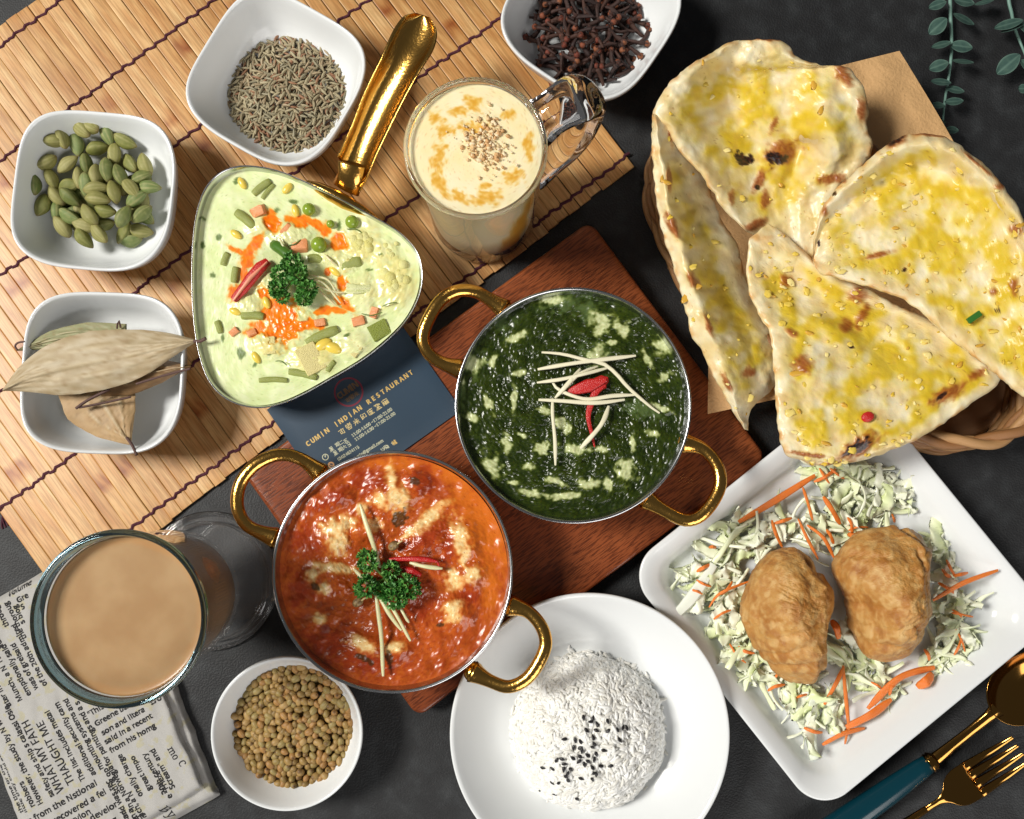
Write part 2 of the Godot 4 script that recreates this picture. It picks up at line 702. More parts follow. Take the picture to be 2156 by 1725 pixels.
const HAN := {
	"可": "0292 8289 8969 25545751 2528 2858 5558", "悠": "1002 0105 30303 2126 4053 5093 5390 5036 3656 6395 1729 366679 8687 2829 28294979 4647", "米": "5059 0595 1233 8263 4509 5599",
	"印": "3011 1118 1844 1444 1747 5157 5191 9197 9777", "度": "5051 0191 01080829 2484 3235 6266 3555 2777 7739 3999", "餐": "0030 1231 3032 4092 9250 5063 3509 5393 5499 3456 3658 4676 3448 2999",
	"廳": "4041 0191 0109 1434 1438 2428 1638 4494 5353 4349 9399 4696 4898 5459 7479", "星": "2080 2084 8084 2064 2284 2484 5459 1787 2686 0999", "期": "0151 1017 4047 1343 1545 0757 6069 6090 9099 6393 6696",
	"二": "2282 0898", "五": "1191 4138 2474 7478 0898", "六": "5053 0393 4518 6598", "日": "2080 2089 8089 2989 2585", "號": "0030 0003 3033 0333 0545 2545 4528 5093 5558 5894 6296 7679 9799", "樓": "2029 0343 2407 2447 5191 6060 7077 5494 5591 5797 5989 6599", "一": "0595",
}

func menu_card() -> void:
	var o := Vector2(580, 889)
	var u := Vector2(0.817, -0.576)
	var d := Vector2(0.576, 0.817)
	var wide := 335.0
	var top := -32.0
	var low := 205.0
	var k := 1536.0 / wide
	var img := Image.create(1536, int((low - top) * k), true, Image.FORMAT_RGB8)
	var base := srgb(44, 66, 86)
	img.fill(base)
	var gold := srgb(226, 190, 112)
	var pale := srgb(206, 206, 176)
	var red := srgb(140, 40, 62)
	var sans := SystemFont.new(); sans.font_names = PackedStringArray(["Droid Sans"]); sans.font_weight = 700
	var plain := SystemFont.new(); plain.font_names = PackedStringArray(["Droid Sans"])
	var serif := SystemFont.new(); serif.font_names = PackedStringArray(["Droid Serif"])
	# every position below is measured on the card: along its long edge and down from its corner, in plan units
	var put := func(zx: float, zy: float) -> Vector2:
		var q := Vector2(569.0 + 0.1875 * zx, 718.7 + 0.1875 * zy) - o
		return Vector2(q.dot(u), q.dot(d) - top) * k
	var dir := Vector2(1, 0)
	var title := "CUMIN INDIAN RESTAURANT"
	var p0: Vector2 = put.call(430, 1150)
	var p1: Vector2 = put.call(1575, 352)
	dir = (p1 - p0).normalized()
	var n := 0
	for ch in title:
		var c: Vector2 = p0.lerp(p1, n / 22.0)
		if ch == "I":
			stamp(img, strokes("0009", c - Vector2(-dir.y, dir.x) * 23, 46, dir, 9.0), gold)
		elif ch != " ":
			stamp(img, centred(letters(ch, sans, 47, c, dir), c, dir), gold)
		n += 1
	var h0: Vector2 = put.call(805, 1010)
	var h1: Vector2 = put.call(1290, 680)
	n = 0
	for ch in "可悠米印度餐廳":
		var c: Vector2 = h0.lerp(h1, n / 6.0)
		stamp(img, strokes(HAN[ch], c - dir * 27 - Vector2(-dir.y, dir.x) * 27, 54, dir, 5.2), gold.lerp(pale, 0.4))
		n += 1
	for row in [["11:00-14:00 ~17:00-21:00", 920, 1065, 1425, 718], ["11:00-14:30 ~17:00-21:00", 955, 1110, 1455, 770]]:
		var a: Vector2 = put.call(row[1], row[2])
		var b: Vector2 = put.call(row[3], row[4])
		var tri := letters(row[0], serif, 29, a, (b - a).normalized())
		stamp(img, tri, pale)
	for row in [["星期二五", [690, 1210, 760, 1160, 800, 1135, 850, 1118]], ["星期六日", [735, 1255, 795, 1215, 835, 1190, 885, 1160]]]:
		n = 0
		for ch in row[0]:
			var c: Vector2 = put.call(row[1][n * 2], row[1][n * 2 + 1])
			stamp(img, strokes(HAN[ch], c - Vector2(20, 20), 40, dir, 3.4), pale)
			n += 1
	for row in [["(04)24624115", plain, 28, 765, 1330, 1045, 1155], ["cumin@gmail.com", serif, 28, 930, 1330, 1335, 1070], ["15", plain, 28, 1245, 1228, 1300, 1195], ["1", plain, 28, 1365, 1160, 1380, 1150]]:
		var a: Vector2 = put.call(row[3], row[4])
		var b: Vector2 = put.call(row[5], row[6])
		stamp(img, letters(row[0], row[1], row[2], a, (b - a).normalized()), pale)
	stamp(img, strokes(HAN["號"], put.call(1310, 1190) - Vector2(18, 22), 38, dir, 4.5), pale)
	stamp(img, strokes(HAN["樓"], put.call(1395, 1140) - Vector2(18, 22), 40, dir, 4.5), gold)
	# round emblem, clock sign, telephone sign
	var ring := func(c: Vector2, r: float, th: float, col: Color) -> void:
		var tri := PackedVector2Array()
		for s in 64:
			var a := TAU * s / 64
			var b := TAU * (s + 1) / 64
			var e := Vector2(cos(a), sin(a))
			var f := Vector2(cos(b), sin(b))
			tri.append_array([c + e * r, c + f * r, c + f * (r - th), c + e * r, c + f * (r - th), c + e * (r - th)])
		stamp(img, tri, col)
	var em: Vector2 = put.call(880, 570)
	ring.call(em, 142.0, 15.0, red)
	var brown := srgb(128, 96, 60)
	n = 0
	for ch in "CUMIN":
		if ch == "I":
			stamp(img, strokes("0009", em + Vector2(47, -52), 62, Vector2(1, 0), 13.0), brown)
			n += 1
			continue
		stamp(img, centred(letters(ch, sans, 62, em + Vector2([-90, -44, 8, 48, 90][n], -20), Vector2(1, 0)), em + Vector2([-90, -44, 8, 48, 90][n], -20), Vector2(1, 0)), brown)
		n += 1
	n = 0
	for ch in "可悠米":
		stamp(img, strokes(HAN[ch], em + Vector2(-72 + n * 50, 34), 42, Vector2(1, 0), 5.0), brown)
		n += 1
	var ck: Vector2 = put.call(625, 1300)
	ring.call(ck, 31.0, 6.0, pale)
	stamp(img, strokes("505590", ck - Vector2(14, 14), 26, Vector2(1, 0), 5.0), pale)
	var ph: Vector2 = put.call(690, 1390)
	ring.call(ph, 31.0, 12.0, srgb(220, 170, 120))
	stamp(img, strokes("203588", ph - Vector2(14, 14), 26, Vector2(1, 0), 6.0), srgb(220, 170, 120))
	img.generate_mipmaps()
	var m := mat(Color.WHITE, 0.4)
	m.albedo_texture = ImageTexture.create_from_image(img)
	var g := Geo.new()
	var hh := BOARD_H + 0.0006
	var nu := 12
	var o3 := plan(o.x, o.y, hh)
	var u3 := Vector3(u.x, 0, u.y)
	var d3 := Vector3(d.x, 0, d.y)
	for side in 2:
		var base2 := g.v.size()
		for i in nu + 1:
			for j in 9:
				var fu := float(i) / nu
				var fv := j / 8.0
				var lift := 0.0006 * sin(fu * 3.0) * (1.0 - fv) + 0.0004
				g.v.append(o3 + u3 * fu * 0.0975 + d3 * lerpf(top, low, fv) * 0.000291 + Vector3(0, lift - side * 0.0005, 0))
				g.uv.append(Vector2(fu, fv) if side == 0 else Vector2(0.01, 0.01))
		for i in nu:
			for j in 8:
				var a := base2 + i * 9 + j
				if side == 0: g.quad(a, a + 1, a + 10, a + 9)
				else: g.quad(a, a + 9, a + 10, a + 1)
	var half := (nu + 1) * 9
	for i in nu:
		for j in [0, 8]:
			var a: int = i * 9 + j
			g.quad(a, a + 9, a + 9 + half, a + half)
	for j in 8:
		for i in [0, nu]:
			var a: int = i * 9 + j
			g.quad(a, a + 1, a + 1 + half, a + half)
	solo("business_card", g, m, "dark blue restaurant card with gold lettering between the three curry pans", "business card", plan(760, 880, BOARD_H), "", true)

func napkin() -> void:
	var k := 3.2   # print elements per plan unit
	var o := Vector2(-60, 1190)
	var size := Vector2(560, 640)
	var img := Image.create(int(size.x * k), int(size.y * k), true, Image.FORMAT_RGB8)
	img.fill(srgb(186, 183, 177))
	var cl := noise(0.011, 3, FastNoiseLite.TYPE_SIMPLEX_SMOOTH, 51)
	var warm := srgb(188, 183, 160)
	var cool := srgb(188, 186, 182)
	var grain := noise(0.5, 1, FastNoiseLite.TYPE_SIMPLEX, 77)
	for y in range(0, img.get_height()):
		for x in range(0, img.get_width()):
			if true:
				var w := 0.86 + 0.10 * (1.0 if (x / 3 + y / 3) % 2 == 0 else 0.0) + 0.07 * grain.get_noise_2d(x * 0.35, y * 1.4)
				var q := clampf((cl.get_noise_2d(x, y) - 0.22) * 5.0, 0, 1)
				var c := cool.lerp(warm, q)
				img.set_pixel(x, y, Color(c.r * w, c.g * w, c.b * w))
	var sans := SystemFont.new(); sans.font_names = PackedStringArray(["Droid Sans"])
	var serif := SystemFont.new(); serif.font_names = PackedStringArray(["Droid Serif"])
	var ha := Vector2(0.868, -0.497)
	var va := Vector2(-0.486, -0.874)
	var ink := srgb(24, 23, 25)
	var rows := [
		["Volume", 80, 215, 0, 15], ["Gre", 148, 252, 0, 15], ["S", 178, 296, 0, 15], ["\"This", 640, 992, 0, 15], ["Greene but", 688, 1055, 0, 15], ["son and litera", 735, 1112, 0, 15], ["said in a recent", 757, 1170, 0, 15],
		["from his homg", 790, 1228, 0, 15], ["eten from the Nstional", 190, 1725, 0, 17], ["was recovered a fel", 330, 1735, 0, 17], ["operyion", 470, 1725, 0, 17], ["ian develor", 590, 1710, 0, 17], ["painting", 660, 1765, 0, 17], ["robbed the", 780, 1775, 0, 17],
		["the time or the", 195, 1645, 1, 15], ["little they could accom", 245, 1630, 1, 15], ["robbers", 300, 1585, 1, 15], ["However, the study by N w", 350, 1570, 1, 15], ["safety and ship s calass! Osle", 425, 1520, 1, 15], ["ater in a", 120, 940, 1, 15],
		["WHAT MY FATH", 478, 1490, 1, 24], ["THAUGHT ME", 545, 1440, 1, 24], ["The list includes metal", 622, 1418, 1, 15], ["additional security cam", 690, 1382, 1, 15], ["mounting systems and", 740, 1348, 1, 15], ["for paintings and a s", 790, 1320, 1, 15],
		["Munch, a N 191 G", 195, 905, 1, 15], ["emptionally said", 250, 870, 1, 15], ["was of greisaid", 295, 830, 1, 15], ["of the 20th admired", 355, 805, 1, 15], ["the thoroug", 210, 500, 1, 15], ["s blog", 200, 400, 1, 15],
		["and was rec", 912, 1660, 1, 15], ["sting op", 850, 1500, 1, 15], ["in a Norwegia", 945, 1600, 1, 15], ["onally charge", 1000, 1520, 1, 15], ["great impo", 1060, 1480, 1, 15], ["20th century", 1160, 1500, 1, 15], ["Scream\" and", 1210, 1470, 1, 15], ["e \"Frieze", 1195, 1530, 1, 15],
		["ach, a N", 1010, 1650, 1, 15], ["ter in a", 1010, 1740, 1, 15], ["slo and", 960, 1755, 1, 15], ["cal", 1110, 905, 1, 15], ["the h", 1075, 925, 1, 15], ["little N", 60, 1060, 1, 15], ["could a", 10, 1240, 1, 15], ["Osle w", 45, 1000, 1, 15], ["admired", 60, 560, 1, 15], ["through", 90, 420, 1, 15], ["Oslo was", 5, 700, 1, 15],
	]
	var m := Transform2D()
	for r in rows:
		var p := Vector2(r[1] * 0.3142, 1182.8 + r[2] * 0.3142)
		stamp(img, letters(r[0], sans, r[4] * 0.68 * k * (0.92 if r[4] > 20 else 1.0), (p - o) * k, ha if r[3] == 0 else va, 1.14), ink, 1.5)
	for r in [["By", 1140, 1590, 40], ["mo", 1185, 1200, 30], ["C", 1255, 1290, 30]]:
		var p := Vector2(r[1] * 0.3142, 1182.8 + r[2] * 0.3142)
		stamp(img, letters(r[0], serif, r[3] * 0.45 * k, (p - o) * k, Vector2(0.5, 0.866)), ink)
	img.generate_mipmaps()
	var mt := mat(Color.WHITE, 0.9)
	mt.albedo_texture = ImageTexture.create_from_image(img)
	mt.rim_enabled = true
	mt.rim = 0.25
	# two folded layers of cloth, one lying on the other, with soft rolled edges
	var t := thing("napkin", "folded linen napkin printed with newspaper text under the milk tea glass", "napkin", plan(200, 1560))
	for layer in 2:
		var g := Geo.new()
		# corners in plan units: upper, side, lower, far
		var a := Vector2(-190, 1320)
		var b := Vector2(353, 1020)
		var c := Vector2(462, 1672)
		var e := Vector2(180, 1900)
		var quad := [[Vector2(-120, 1352), Vector2(262, 1132), Vector2(443, 1672), Vector2(136, 1860)], [Vector2(-110, 1335), Vector2(268, 1120), Vector2(468, 1674), Vector2(120, 1880)]][1 - layer] as Array
		if layer == 1:
			quad = [Vector2(-120, 1328), Vector2(210, 1138), Vector2(432, 1660), Vector2(110, 1848)]
		else:
			quad = [Vector2(-118, 1326), Vector2(236, 1122), Vector2(462, 1675), Vector2(98, 1878)]
		var nu := 70
		var nv := 90
		var h1: float = [0.0075, 0.0125][layer]
		var h0: float = [0.0, 0.0060][layer]
		var loops := []
		for j in nv + 1:
			var fv := float(j) / nv
			var ring := PackedVector3Array()
			for i in nu + 1:
				var fu := float(i) / nu
				ring.append(cloth_point(quad, fu, fv, h0, h1, layer))
			for i in nu + 1:
				var fu := 1.0 - float(i) / nu
				var p := cloth_point(quad, fu, fv, h0, h1, layer)
				p.y = h0 + (0.0004 if layer == 0 else 0.001) - 0.0003
				ring.append(p)
			loops.append(ring)
		g.loft(loops, true, true)
		for p in g.v:
			var q := p / UNIT
			g.uv.append(Vector2((q.x * 1.022 + 1078.0 - o.x) / size.x, (q.z * 1.022 + 960.4 - o.y) / size.y))
		part("cloth_layer", g, mt, t)

func cloth_point(quad: Array, fu: float, fv: float, h0: float, h1: float, layer: int) -> Vector3:
	var a: Vector2 = quad[0].lerp(quad[1], fu)
	var b: Vector2 = quad[3].lerp(quad[2], fu)
	var p: Vector2 = a.lerp(b, fv)
	p += Vector2(nz.get_noise_2d(fv * 5.0 + layer * 9, fu * 2.0), nz.get_noise_2d(fv * 5.0 + 30, fu * 2.0 + layer)) * 5.0
	var e := minf(minf(fu, 1.0 - fu) * 1.15, minf(fv, 1.0 - fv) * 1.6)
	var roll := sqrt(1.0 - pow(1.0 - clampf(e / 0.045, 0, 1), 2.0))
	var lumps := 0.0011 * nz.get_noise_2d(p.x * 0.018, p.y * 0.011 + layer * 7)
	return plan(p.x, p.y, h0 + 0.0012 + (h1 - h0 - 0.0012) * roll + lumps * roll)

# ---------------------------------------------------------------- bowls and spices
func bowl_mesh() -> ArrayMesh:
	# square porcelain bowl with swelling sides and lifted corners
	var rings := []
	var seg := 96
	for s in [[0.0, 0.5, 0.0, 2.2], [0.0, 0.56, 0.0008, 2.2], [0.1, 0.7, 0.0035, 2.4], [0.5, 0.86, 0.0115, 2.8], [0.85, 0.955, 0.0235, 3.15], [1.0, 0.99, 0.0312, 3.3], [1.0, 1.0, 0.0330, 3.3], [1.0, 0.992, 0.0342, 3.3], [1.0, 0.972, 0.0343, 3.3], [0.95, 0.95, 0.0332, 3.25],
			[0.85, 0.92, 0.0285, 3.2], [0.7, 0.885, 0.0222, 3.0], [0.5, 0.84, 0.0164, 2.8], [0.3, 0.785, 0.0118, 2.6], [0.15, 0.71, 0.0086, 2.4], [0.05, 0.6, 0.0067, 2.2], [0.0, 0.3, 0.0058, 2.0], [0.0, 0.12, 0.0055, 2.0]]:
		var ring := PackedVector3Array()
		for i in seg:
			var q := TAU * i / seg
			var c := absf(cos(q))
			var z := absf(sin(q))
			var p: float = s[3]
			var r := pow(pow(c, p) + pow(z, p), -1.0 / p)
			var corner := pow(absf(sin(2.0 * q)), 4.0)
			var rr: float = 0.0482 * s[1] * r
			ring.append(Vector3(cos(q) * rr, s[2] + 0.0022 * corner * s[0], sin(q) * rr))
		rings.append(ring)
	var g := Geo.new()
	g.loft(rings, true, true)
	return g.mesh()

func pile(r: float, R: float, dome: float, base: float) -> float:
	var f := clampf(r / R, 0, 1)
	return base + dome * (1.0 - f * f)

func scattered(n: int, R: float, apart: float) -> Array:
	# n spots in a disc, kept apart where there is room
	var out := []
	var tries := 0
	var d := apart
	while out.size() < n and tries < 60000:
		tries += 1
		if tries % 900 == 0: d *= 0.95
		var q := rng.randf() * TAU
		var r := R * sqrt(rng.randf())
		var p := Vector2(cos(q), sin(q)) * r
		var ok := true
		for o in out:
			if o.distance_squared_to(p) < d * d:
				ok = false
				break
		if ok: out.append(p)
	return out

func seed_shape(lng: float, wid: float, ridges: int, bend: float, cols: Array, sd: float) -> ArrayMesh:
	var g := Geo.new()
	var rows := 9
	var seg := 14
	var rings := []
	for k in rows:
		var f := (k + 0.5) / rows
		var r := pow(sin(PI * clampf(f, 0.04, 0.96)), 0.75) * wid * (1.12 - 0.24 * f)
		var ring := PackedVector3Array()
		for i in seg:
			var q := TAU * i / seg
			var rr := r * (1.0 + 0.16 * cos(q * ridges))
			ring.append(Vector3((f - 0.5) * lng, sin(q) * rr * 0.85, cos(q) * rr + bend * sin(PI * f)))
		rings.append(ring)
	g.loft(rings, true, true)
	for p in g.v:
		var q := atan2(p.y, p.z)
		var f: float = 0.5 + 0.5 * cos(q * ridges)
		var n := 0.5 + 0.5 * nz.get_noise_3d(p.x * 700.0, p.y * 900.0 + sd * 11.0, p.z * 900.0)
		g.c.append((cols[0] as Color).lerp(cols[1], clampf(f * 0.7 + n * 0.5 - 0.1, 0, 1)))
	return g.mesh()

func spice_bowls() -> void:
	var proto := thing("square_bowl", "white square bowl holding green cardamom pods", "bowl", plan(204, 402, MAT_H), "white square spice bowls")
	part("bowl_body", bowl_mesh(), m_white, proto)
	var spots := [[203, 405, -5, ""], [586, 171, -30, "white square bowl holding pale cumin seeds"], [222, 786, -2, "white square bowl with dried bay leaves lying across it"], [1243, 34, -34, "white square bowl holding dark brown cloves"]]
	var centres := []
	for s in spots:
		var b := proto
		if s[3]:
			b = proto.duplicate()
			b.name = numbered("square_bowl")
			add_child(b, true)
			b.set_meta("label", s[3])
		var h := 0.0325
		var at := plan(s[0], s[1], h)
		b.position = Vector3(at.x, MAT_H if s[0] < 1000 else 0.0026, at.z)
		b.rotation_degrees.y = s[2]
		centres.append(b.position)
	# cardamom pods, each where the photograph has one
	var pods := []
	var pm := bumpy(painted(0.55), noise(0.05, 3), Vector3(90, 90, 90), 0.02)
	for k in 5:
		var a: Color = [srgb(116, 120, 58), srgb(136, 134, 74), srgb(102, 112, 58), srgb(146, 142, 86), srgb(110, 126, 70)][k]
		var g := Geo.new()
		var rings := []
		for r in 15:
			var f := (r + 0.35) / 14.7
			var w := pow(sin(PI * clampf(f, 0.01, 0.99)), 0.72) * (1.0 - 0.22 * f) * 0.0049
			if f < 0.05: w = 0.0007
			if f > 0.97: w = 0.0005
			var ring := PackedVector3Array()
			for i in 24:
				var q := TAU * i / 24
				var rr := w * (1.0 + 0.10 * cos(3.0 * q + k) + 0.045 * cos(11.0 * q))
				ring.append(Vector3((f - 0.5) * 0.0162, sin(q) * rr * 0.88, cos(q) * rr + 0.0006 * sin(PI * f) * (k - 2)))
			rings.append(ring)
		g.loft(rings, true, true)
		for p in g.v:
			var q := atan2(p.y, p.z)
			var stripe := pow(0.5 + 0.5 * cos(11.0 * q), 3.0) * 0.55
			var n := nz.get_noise_3d(p.x * 260, p.y * 260 + k * 9, p.z * 260)
			var end := clampf((absf(p.x) - 0.0062) / 0.0018, 0, 1)
			g.c.append(a.lerp(srgb(178, 170, 118), clampf(stripe + n * 0.5, 0, 1)).lerp(srgb(120, 98, 62), end * 0.7))
		pods.append(g.mesh())
	var pod_names := ["olive green cardamom pod in the pile in its white bowl", "yellowish green cardamom pod in the pile in its white bowl", "dark green cardamom pod in the pile in its white bowl", "pale straw green cardamom pod in the pile in its white bowl", "fresh green cardamom pod in the pile in its white bowl"]
	var list := [380, 925, -10, 320, 1045, -25, 255, 1180, 80, 340, 1140, 70, 290, 1310, 110, 378, 1245, 50, 445, 1050, -40, 500, 930, 75, 555, 850, 35, 610, 825, 30, 700, 870, 70, 812, 905, 40, 625, 950, -15, 558, 1050, 75, 515, 1135, 70,
		450, 1195, -15, 475, 1265, 50, 640, 1125, 85, 712, 1100, 65, 740, 990, 85, 835, 1035, 40, 935, 1050, 70, 905, 1135, -8, 960, 1200, -15, 860, 1215, 60, 650, 1220, -12, 665, 1290, 8, 752, 1235, 80, 575, 1190, 80, 885, 1270, -20, 470, 1375, 25,
		610, 1380, 50, 700, 1345, 25, 815, 1390, -60, 915, 1365, -55, 405, 1440, 55, 560, 1515, 40, 660, 1490, 45, 560, 1435, 15, 360, 1340, 80, 430, 900, 60, 790, 1130, 70]
	for i in range(0, list.size(), 3):
		var p := plan(list[i] / 3.0, list[i + 1] / 3.0, 0.016)
		var off := Vector2(p.x - centres[0].x, p.z - centres[0].z)
		var y := MAT_H + 0.0115 + 0.009 * clampf(1.0 - pow(off.length() / 0.036, 2.0), 0, 1) + rng.randf_range(0.0, 0.003) + 0.6 * maxf(0, off.length() - 0.030)
		var kind := rng.randi() % 5
		place("cardamom_pod", pods[kind], pm, pod_names[kind], "cardamom pod", "cardamom pods in the bowl",
			Transform3D(rot(-deg_to_rad(list[i + 2]) + (PI if rng.randf() < 0.5 else 0.0), rng.randf() * TAU, rng.randf_range(-0.35, 0.35)), Vector3(p.x, y, p.z)))
	for i in 26:
		var q := rng.randf() * TAU
		var r := 0.027 * sqrt(rng.randf())
		var kind := rng.randi() % 5
		place("cardamom_pod", pods[kind], pm, pod_names[kind], "cardamom pod", "cardamom pods in the bowl",
			Transform3D(rot(rng.randf() * TAU, rng.randf() * TAU, rng.randf_range(-0.3, 0.3)), centres[0] + Vector3(cos(q) * r, 0.0105 + 0.004 * (1.0 - r / 0.027), sin(q) * r)))
	# cumin
	var cum := []
	var cm := painted(0.6)
	for k in 6:
		var a: Array = [[srgb(104, 92, 68), srgb(190, 178, 144)], [srgb(116, 104, 78), srgb(200, 188, 154)], [srgb(98, 90, 70), srgb(176, 168, 138)], [srgb(112, 96, 72), srgb(190, 170, 136)], [srgb(126, 114, 84), srgb(208, 196, 162)], [srgb(112, 78, 56), srgb(178, 132, 100)]][k]
		cum.append(seed_shape(0.0063 + 0.0004 * (k % 3), 0.00082, 5, 0.0004 * (k % 3 - 1), a, k))
	var deep := [[], [], [], [], [], []]
	for i in 1500:
		var q := rng.randf() * TAU
		var r := 0.0378 * sqrt(rng.randf())
		var lay := rng.randf()
		var y := pile(r, 0.042, 0.0085, 0.0068) - 0.0042 * lay * lay + 0.05 * maxf(0, r - 0.028)
		deep[rng.randi() % 6].append(Transform3D(rot(rng.randf() * TAU, rng.randf() * TAU, rng.randf_range(-0.35, 0.35)), centres[1] + Vector3(cos(q) * r, y, sin(q) * r)))
	var heap := thing("cumin_pile", "heap of pale striped cumin seeds filling its white bowl", "cumin seeds", centres[1] + Vector3(0, 0.006, 0))
	heap.set_meta("kind", "stuff")
	for k in 6:
		var moved := []
		for t in deep[k]: moved.append(Transform3D(t.basis, t.origin - heap.position))
		swarm("loose_seeds", cum[k], cm, moved, heap)
	for p in scattered(300, 0.0378, 0.0040):
		var y := pile(p.length(), 0.042, 0.0085, 0.0076) + 0.05 * maxf(0, p.length() - 0.028)
		var kind := rng.randi() % (6 if rng.randf() < 0.2 else 5)
		place("cumin_seed", cum[kind], cm, ["grey tan", "light tan", "greyish", "brownish tan", "pale straw coloured", "reddish brown"][kind] + " ridged cumin seed on top of the heap in its bowl", "cumin seed", "cumin seeds in the bowl",
			Transform3D(rot(rng.randf() * TAU, rng.randf() * TAU, rng.randf_range(-0.25, 0.25)), centres[1] + Vector3(p.x, y, p.y)))
	# cloves: a ribbed stem, four small lobes and a round bud
	var clv := []
	var vm := bumpy(painted(0.6), noise(0.06, 3), Vector3.ONE * 120, 0.02)
	for k in 4:
		var g := Geo.new()
		var dark: Color = [srgb(58, 38, 32), srgb(70, 44, 34), srgb(50, 33, 30), srgb(64, 42, 36)][k]
		var path := PackedVector3Array()
		var rr := []
		for s in 8:
			var f := s / 7.0
			path.append(Vector3((f - 0.5) * 0.011, 0.0008 * sin(f * 3.0 + k), 0.0008 * (k - 1.5) * sin(PI * f)))
			rr.append(lerpf(0.0009, 0.0017, f) * (1.0 + 0.08 * sin(s * 2.0 + k)))
		g.tube(path, rr, 8, Vector3.UP, 0.8)
		g.paint(dark)
		for s in 4:
			var q := TAU * s / 4 + 0.4
			var dv := Vector3(0.5, cos(q), sin(q)).normalized()
			g.tube(PackedVector3Array([Vector3(0.0052, 0, 0), Vector3(0.0062, 0, 0) + dv * 0.0014, Vector3(0.0066, 0, 0) + dv * 0.0026]), [0.0011, 0.0009, 0.0002], 6)
		g.paint(dark.lerp(srgb(84, 50, 38), 0.5))
		if k != 2:
			g.ball(Vector3(0.0072, 0, 0), Vector3(0.0019, 0.0019, 0.0019), 10, 7)
			g.paint([srgb(128, 70, 46), srgb(112, 54, 38), dark, srgb(140, 84, 54)][k])
		clv.append(g.mesh())
	var clove_names := ["dark brown clove with a light brown round bud in the bowl", "brown clove with a reddish brown round bud in the bowl", "nearly black clove that has lost its bud in the bowl", "grey brown clove with a tan round bud in the bowl"]
	for p in scattered(118, 0.0345, 0.0052):
		var y := pile(p.length(), 0.040, 0.0115, 0.0085) + rng.randf_range(-0.002, 0.002) + 0.12 * maxf(0, p.length() - 0.027)
		var kind := rng.randi() % 4
		place("clove", clv[kind], vm, clove_names[kind], "clove", "cloves in the bowl",
			Transform3D(rot(rng.randf() * TAU, rng.randf() * TAU, rng.randf_range(-0.55, 0.7)), centres[3] + Vector3(p.x, y, p.y)))
	for p in scattered(70, 0.03, 0.004):
		var kind := rng.randi() % 4
		place("clove", clv[kind], vm, clove_names[kind], "clove", "cloves in the bowl",
			Transform3D(rot(rng.randf() * TAU, rng.randf() * TAU, rng.randf_range(-0.2, 0.2)), centres[3] + Vector3(p.x, 0.0085 + 0.004 * (1.0 - p.length() / 0.03), p.y)))
	bay_leaves()

func leaf_strip(mid: Array, wide: Array, h: Array, curl: float, veins: int, a: Color, b: Color, sd: float) -> Geo:
	# a dry leaf: a spine in plan units with a half width and a height at each knot, three main veins and a fine net
	var n := 46
	var sp := spline(mid, n, false)
	var g := Geo.new()
	var nu := 22
	var loops := []
	for j in n:
		var f := j / float(n - 1)
		var wk := f * (wide.size() - 1)
		var w: float = lerpf(wide[int(wk)], wide[mini(int(wk) + 1, wide.size() - 1)], wk - int(wk))
		var hk := f * (h.size() - 1)
		var hh: float = lerpf(h[int(hk)], h[mini(int(hk) + 1, h.size() - 1)], hk - int(hk))
		var t := (sp[mini(j + 1, n - 1)] - sp[maxi(j - 1, 0)]).normalized()
		var s := Vector2(-t.y, t.x)
		var ring := PackedVector3Array()
		for side in 2:
			for i in nu + 1:
				var fu := (2.0 * i / nu - 1.0) * (1.0 if side == 0 else -1.0)
				var p := sp[j] + s * fu * w * (1.0 + 0.03 * nz.get_noise_2d(f * 6.0, sd + signf(fu) * 4.0))
				var y := hh + curl * fu * fu + 0.0012 * nz.get_noise_2d(f * 3.0 + sd, fu * 1.5)
				var vein := minf(absf(fu), minf(absf(fu - 0.45 * sin(PI * minf(f * 1.05, 1.0))), absf(fu + 0.45 * sin(PI * minf(f * 1.05, 1.0)))))
				y += 0.0010 * exp(-vein * vein * 900.0)
				ring.append(plan(p.x, p.y, y - side * 0.0004))
				var q := 0.5 + 0.7 * nz.get_noise_2d(f * 7.0 + sd * 3.0, fu * 3.0)
				var c := a.lerp(b, clampf(q, 0, 1))
				c = c.lerp(srgb(206, 188, 152), 0.75 * exp(-vein * vein * 1100.0))
				var speck := nz.get_noise_2d(f * 44.0 + sd, fu * 16.0)
				c = c.lerp(srgb(150, 122, 86), clampf(speck * 1.2 - 0.1, 0, 0.45))
				g.c.append(c)
		loops.append(ring)
	g.loft(loops, true, true)
	g.paint(a)
	return g

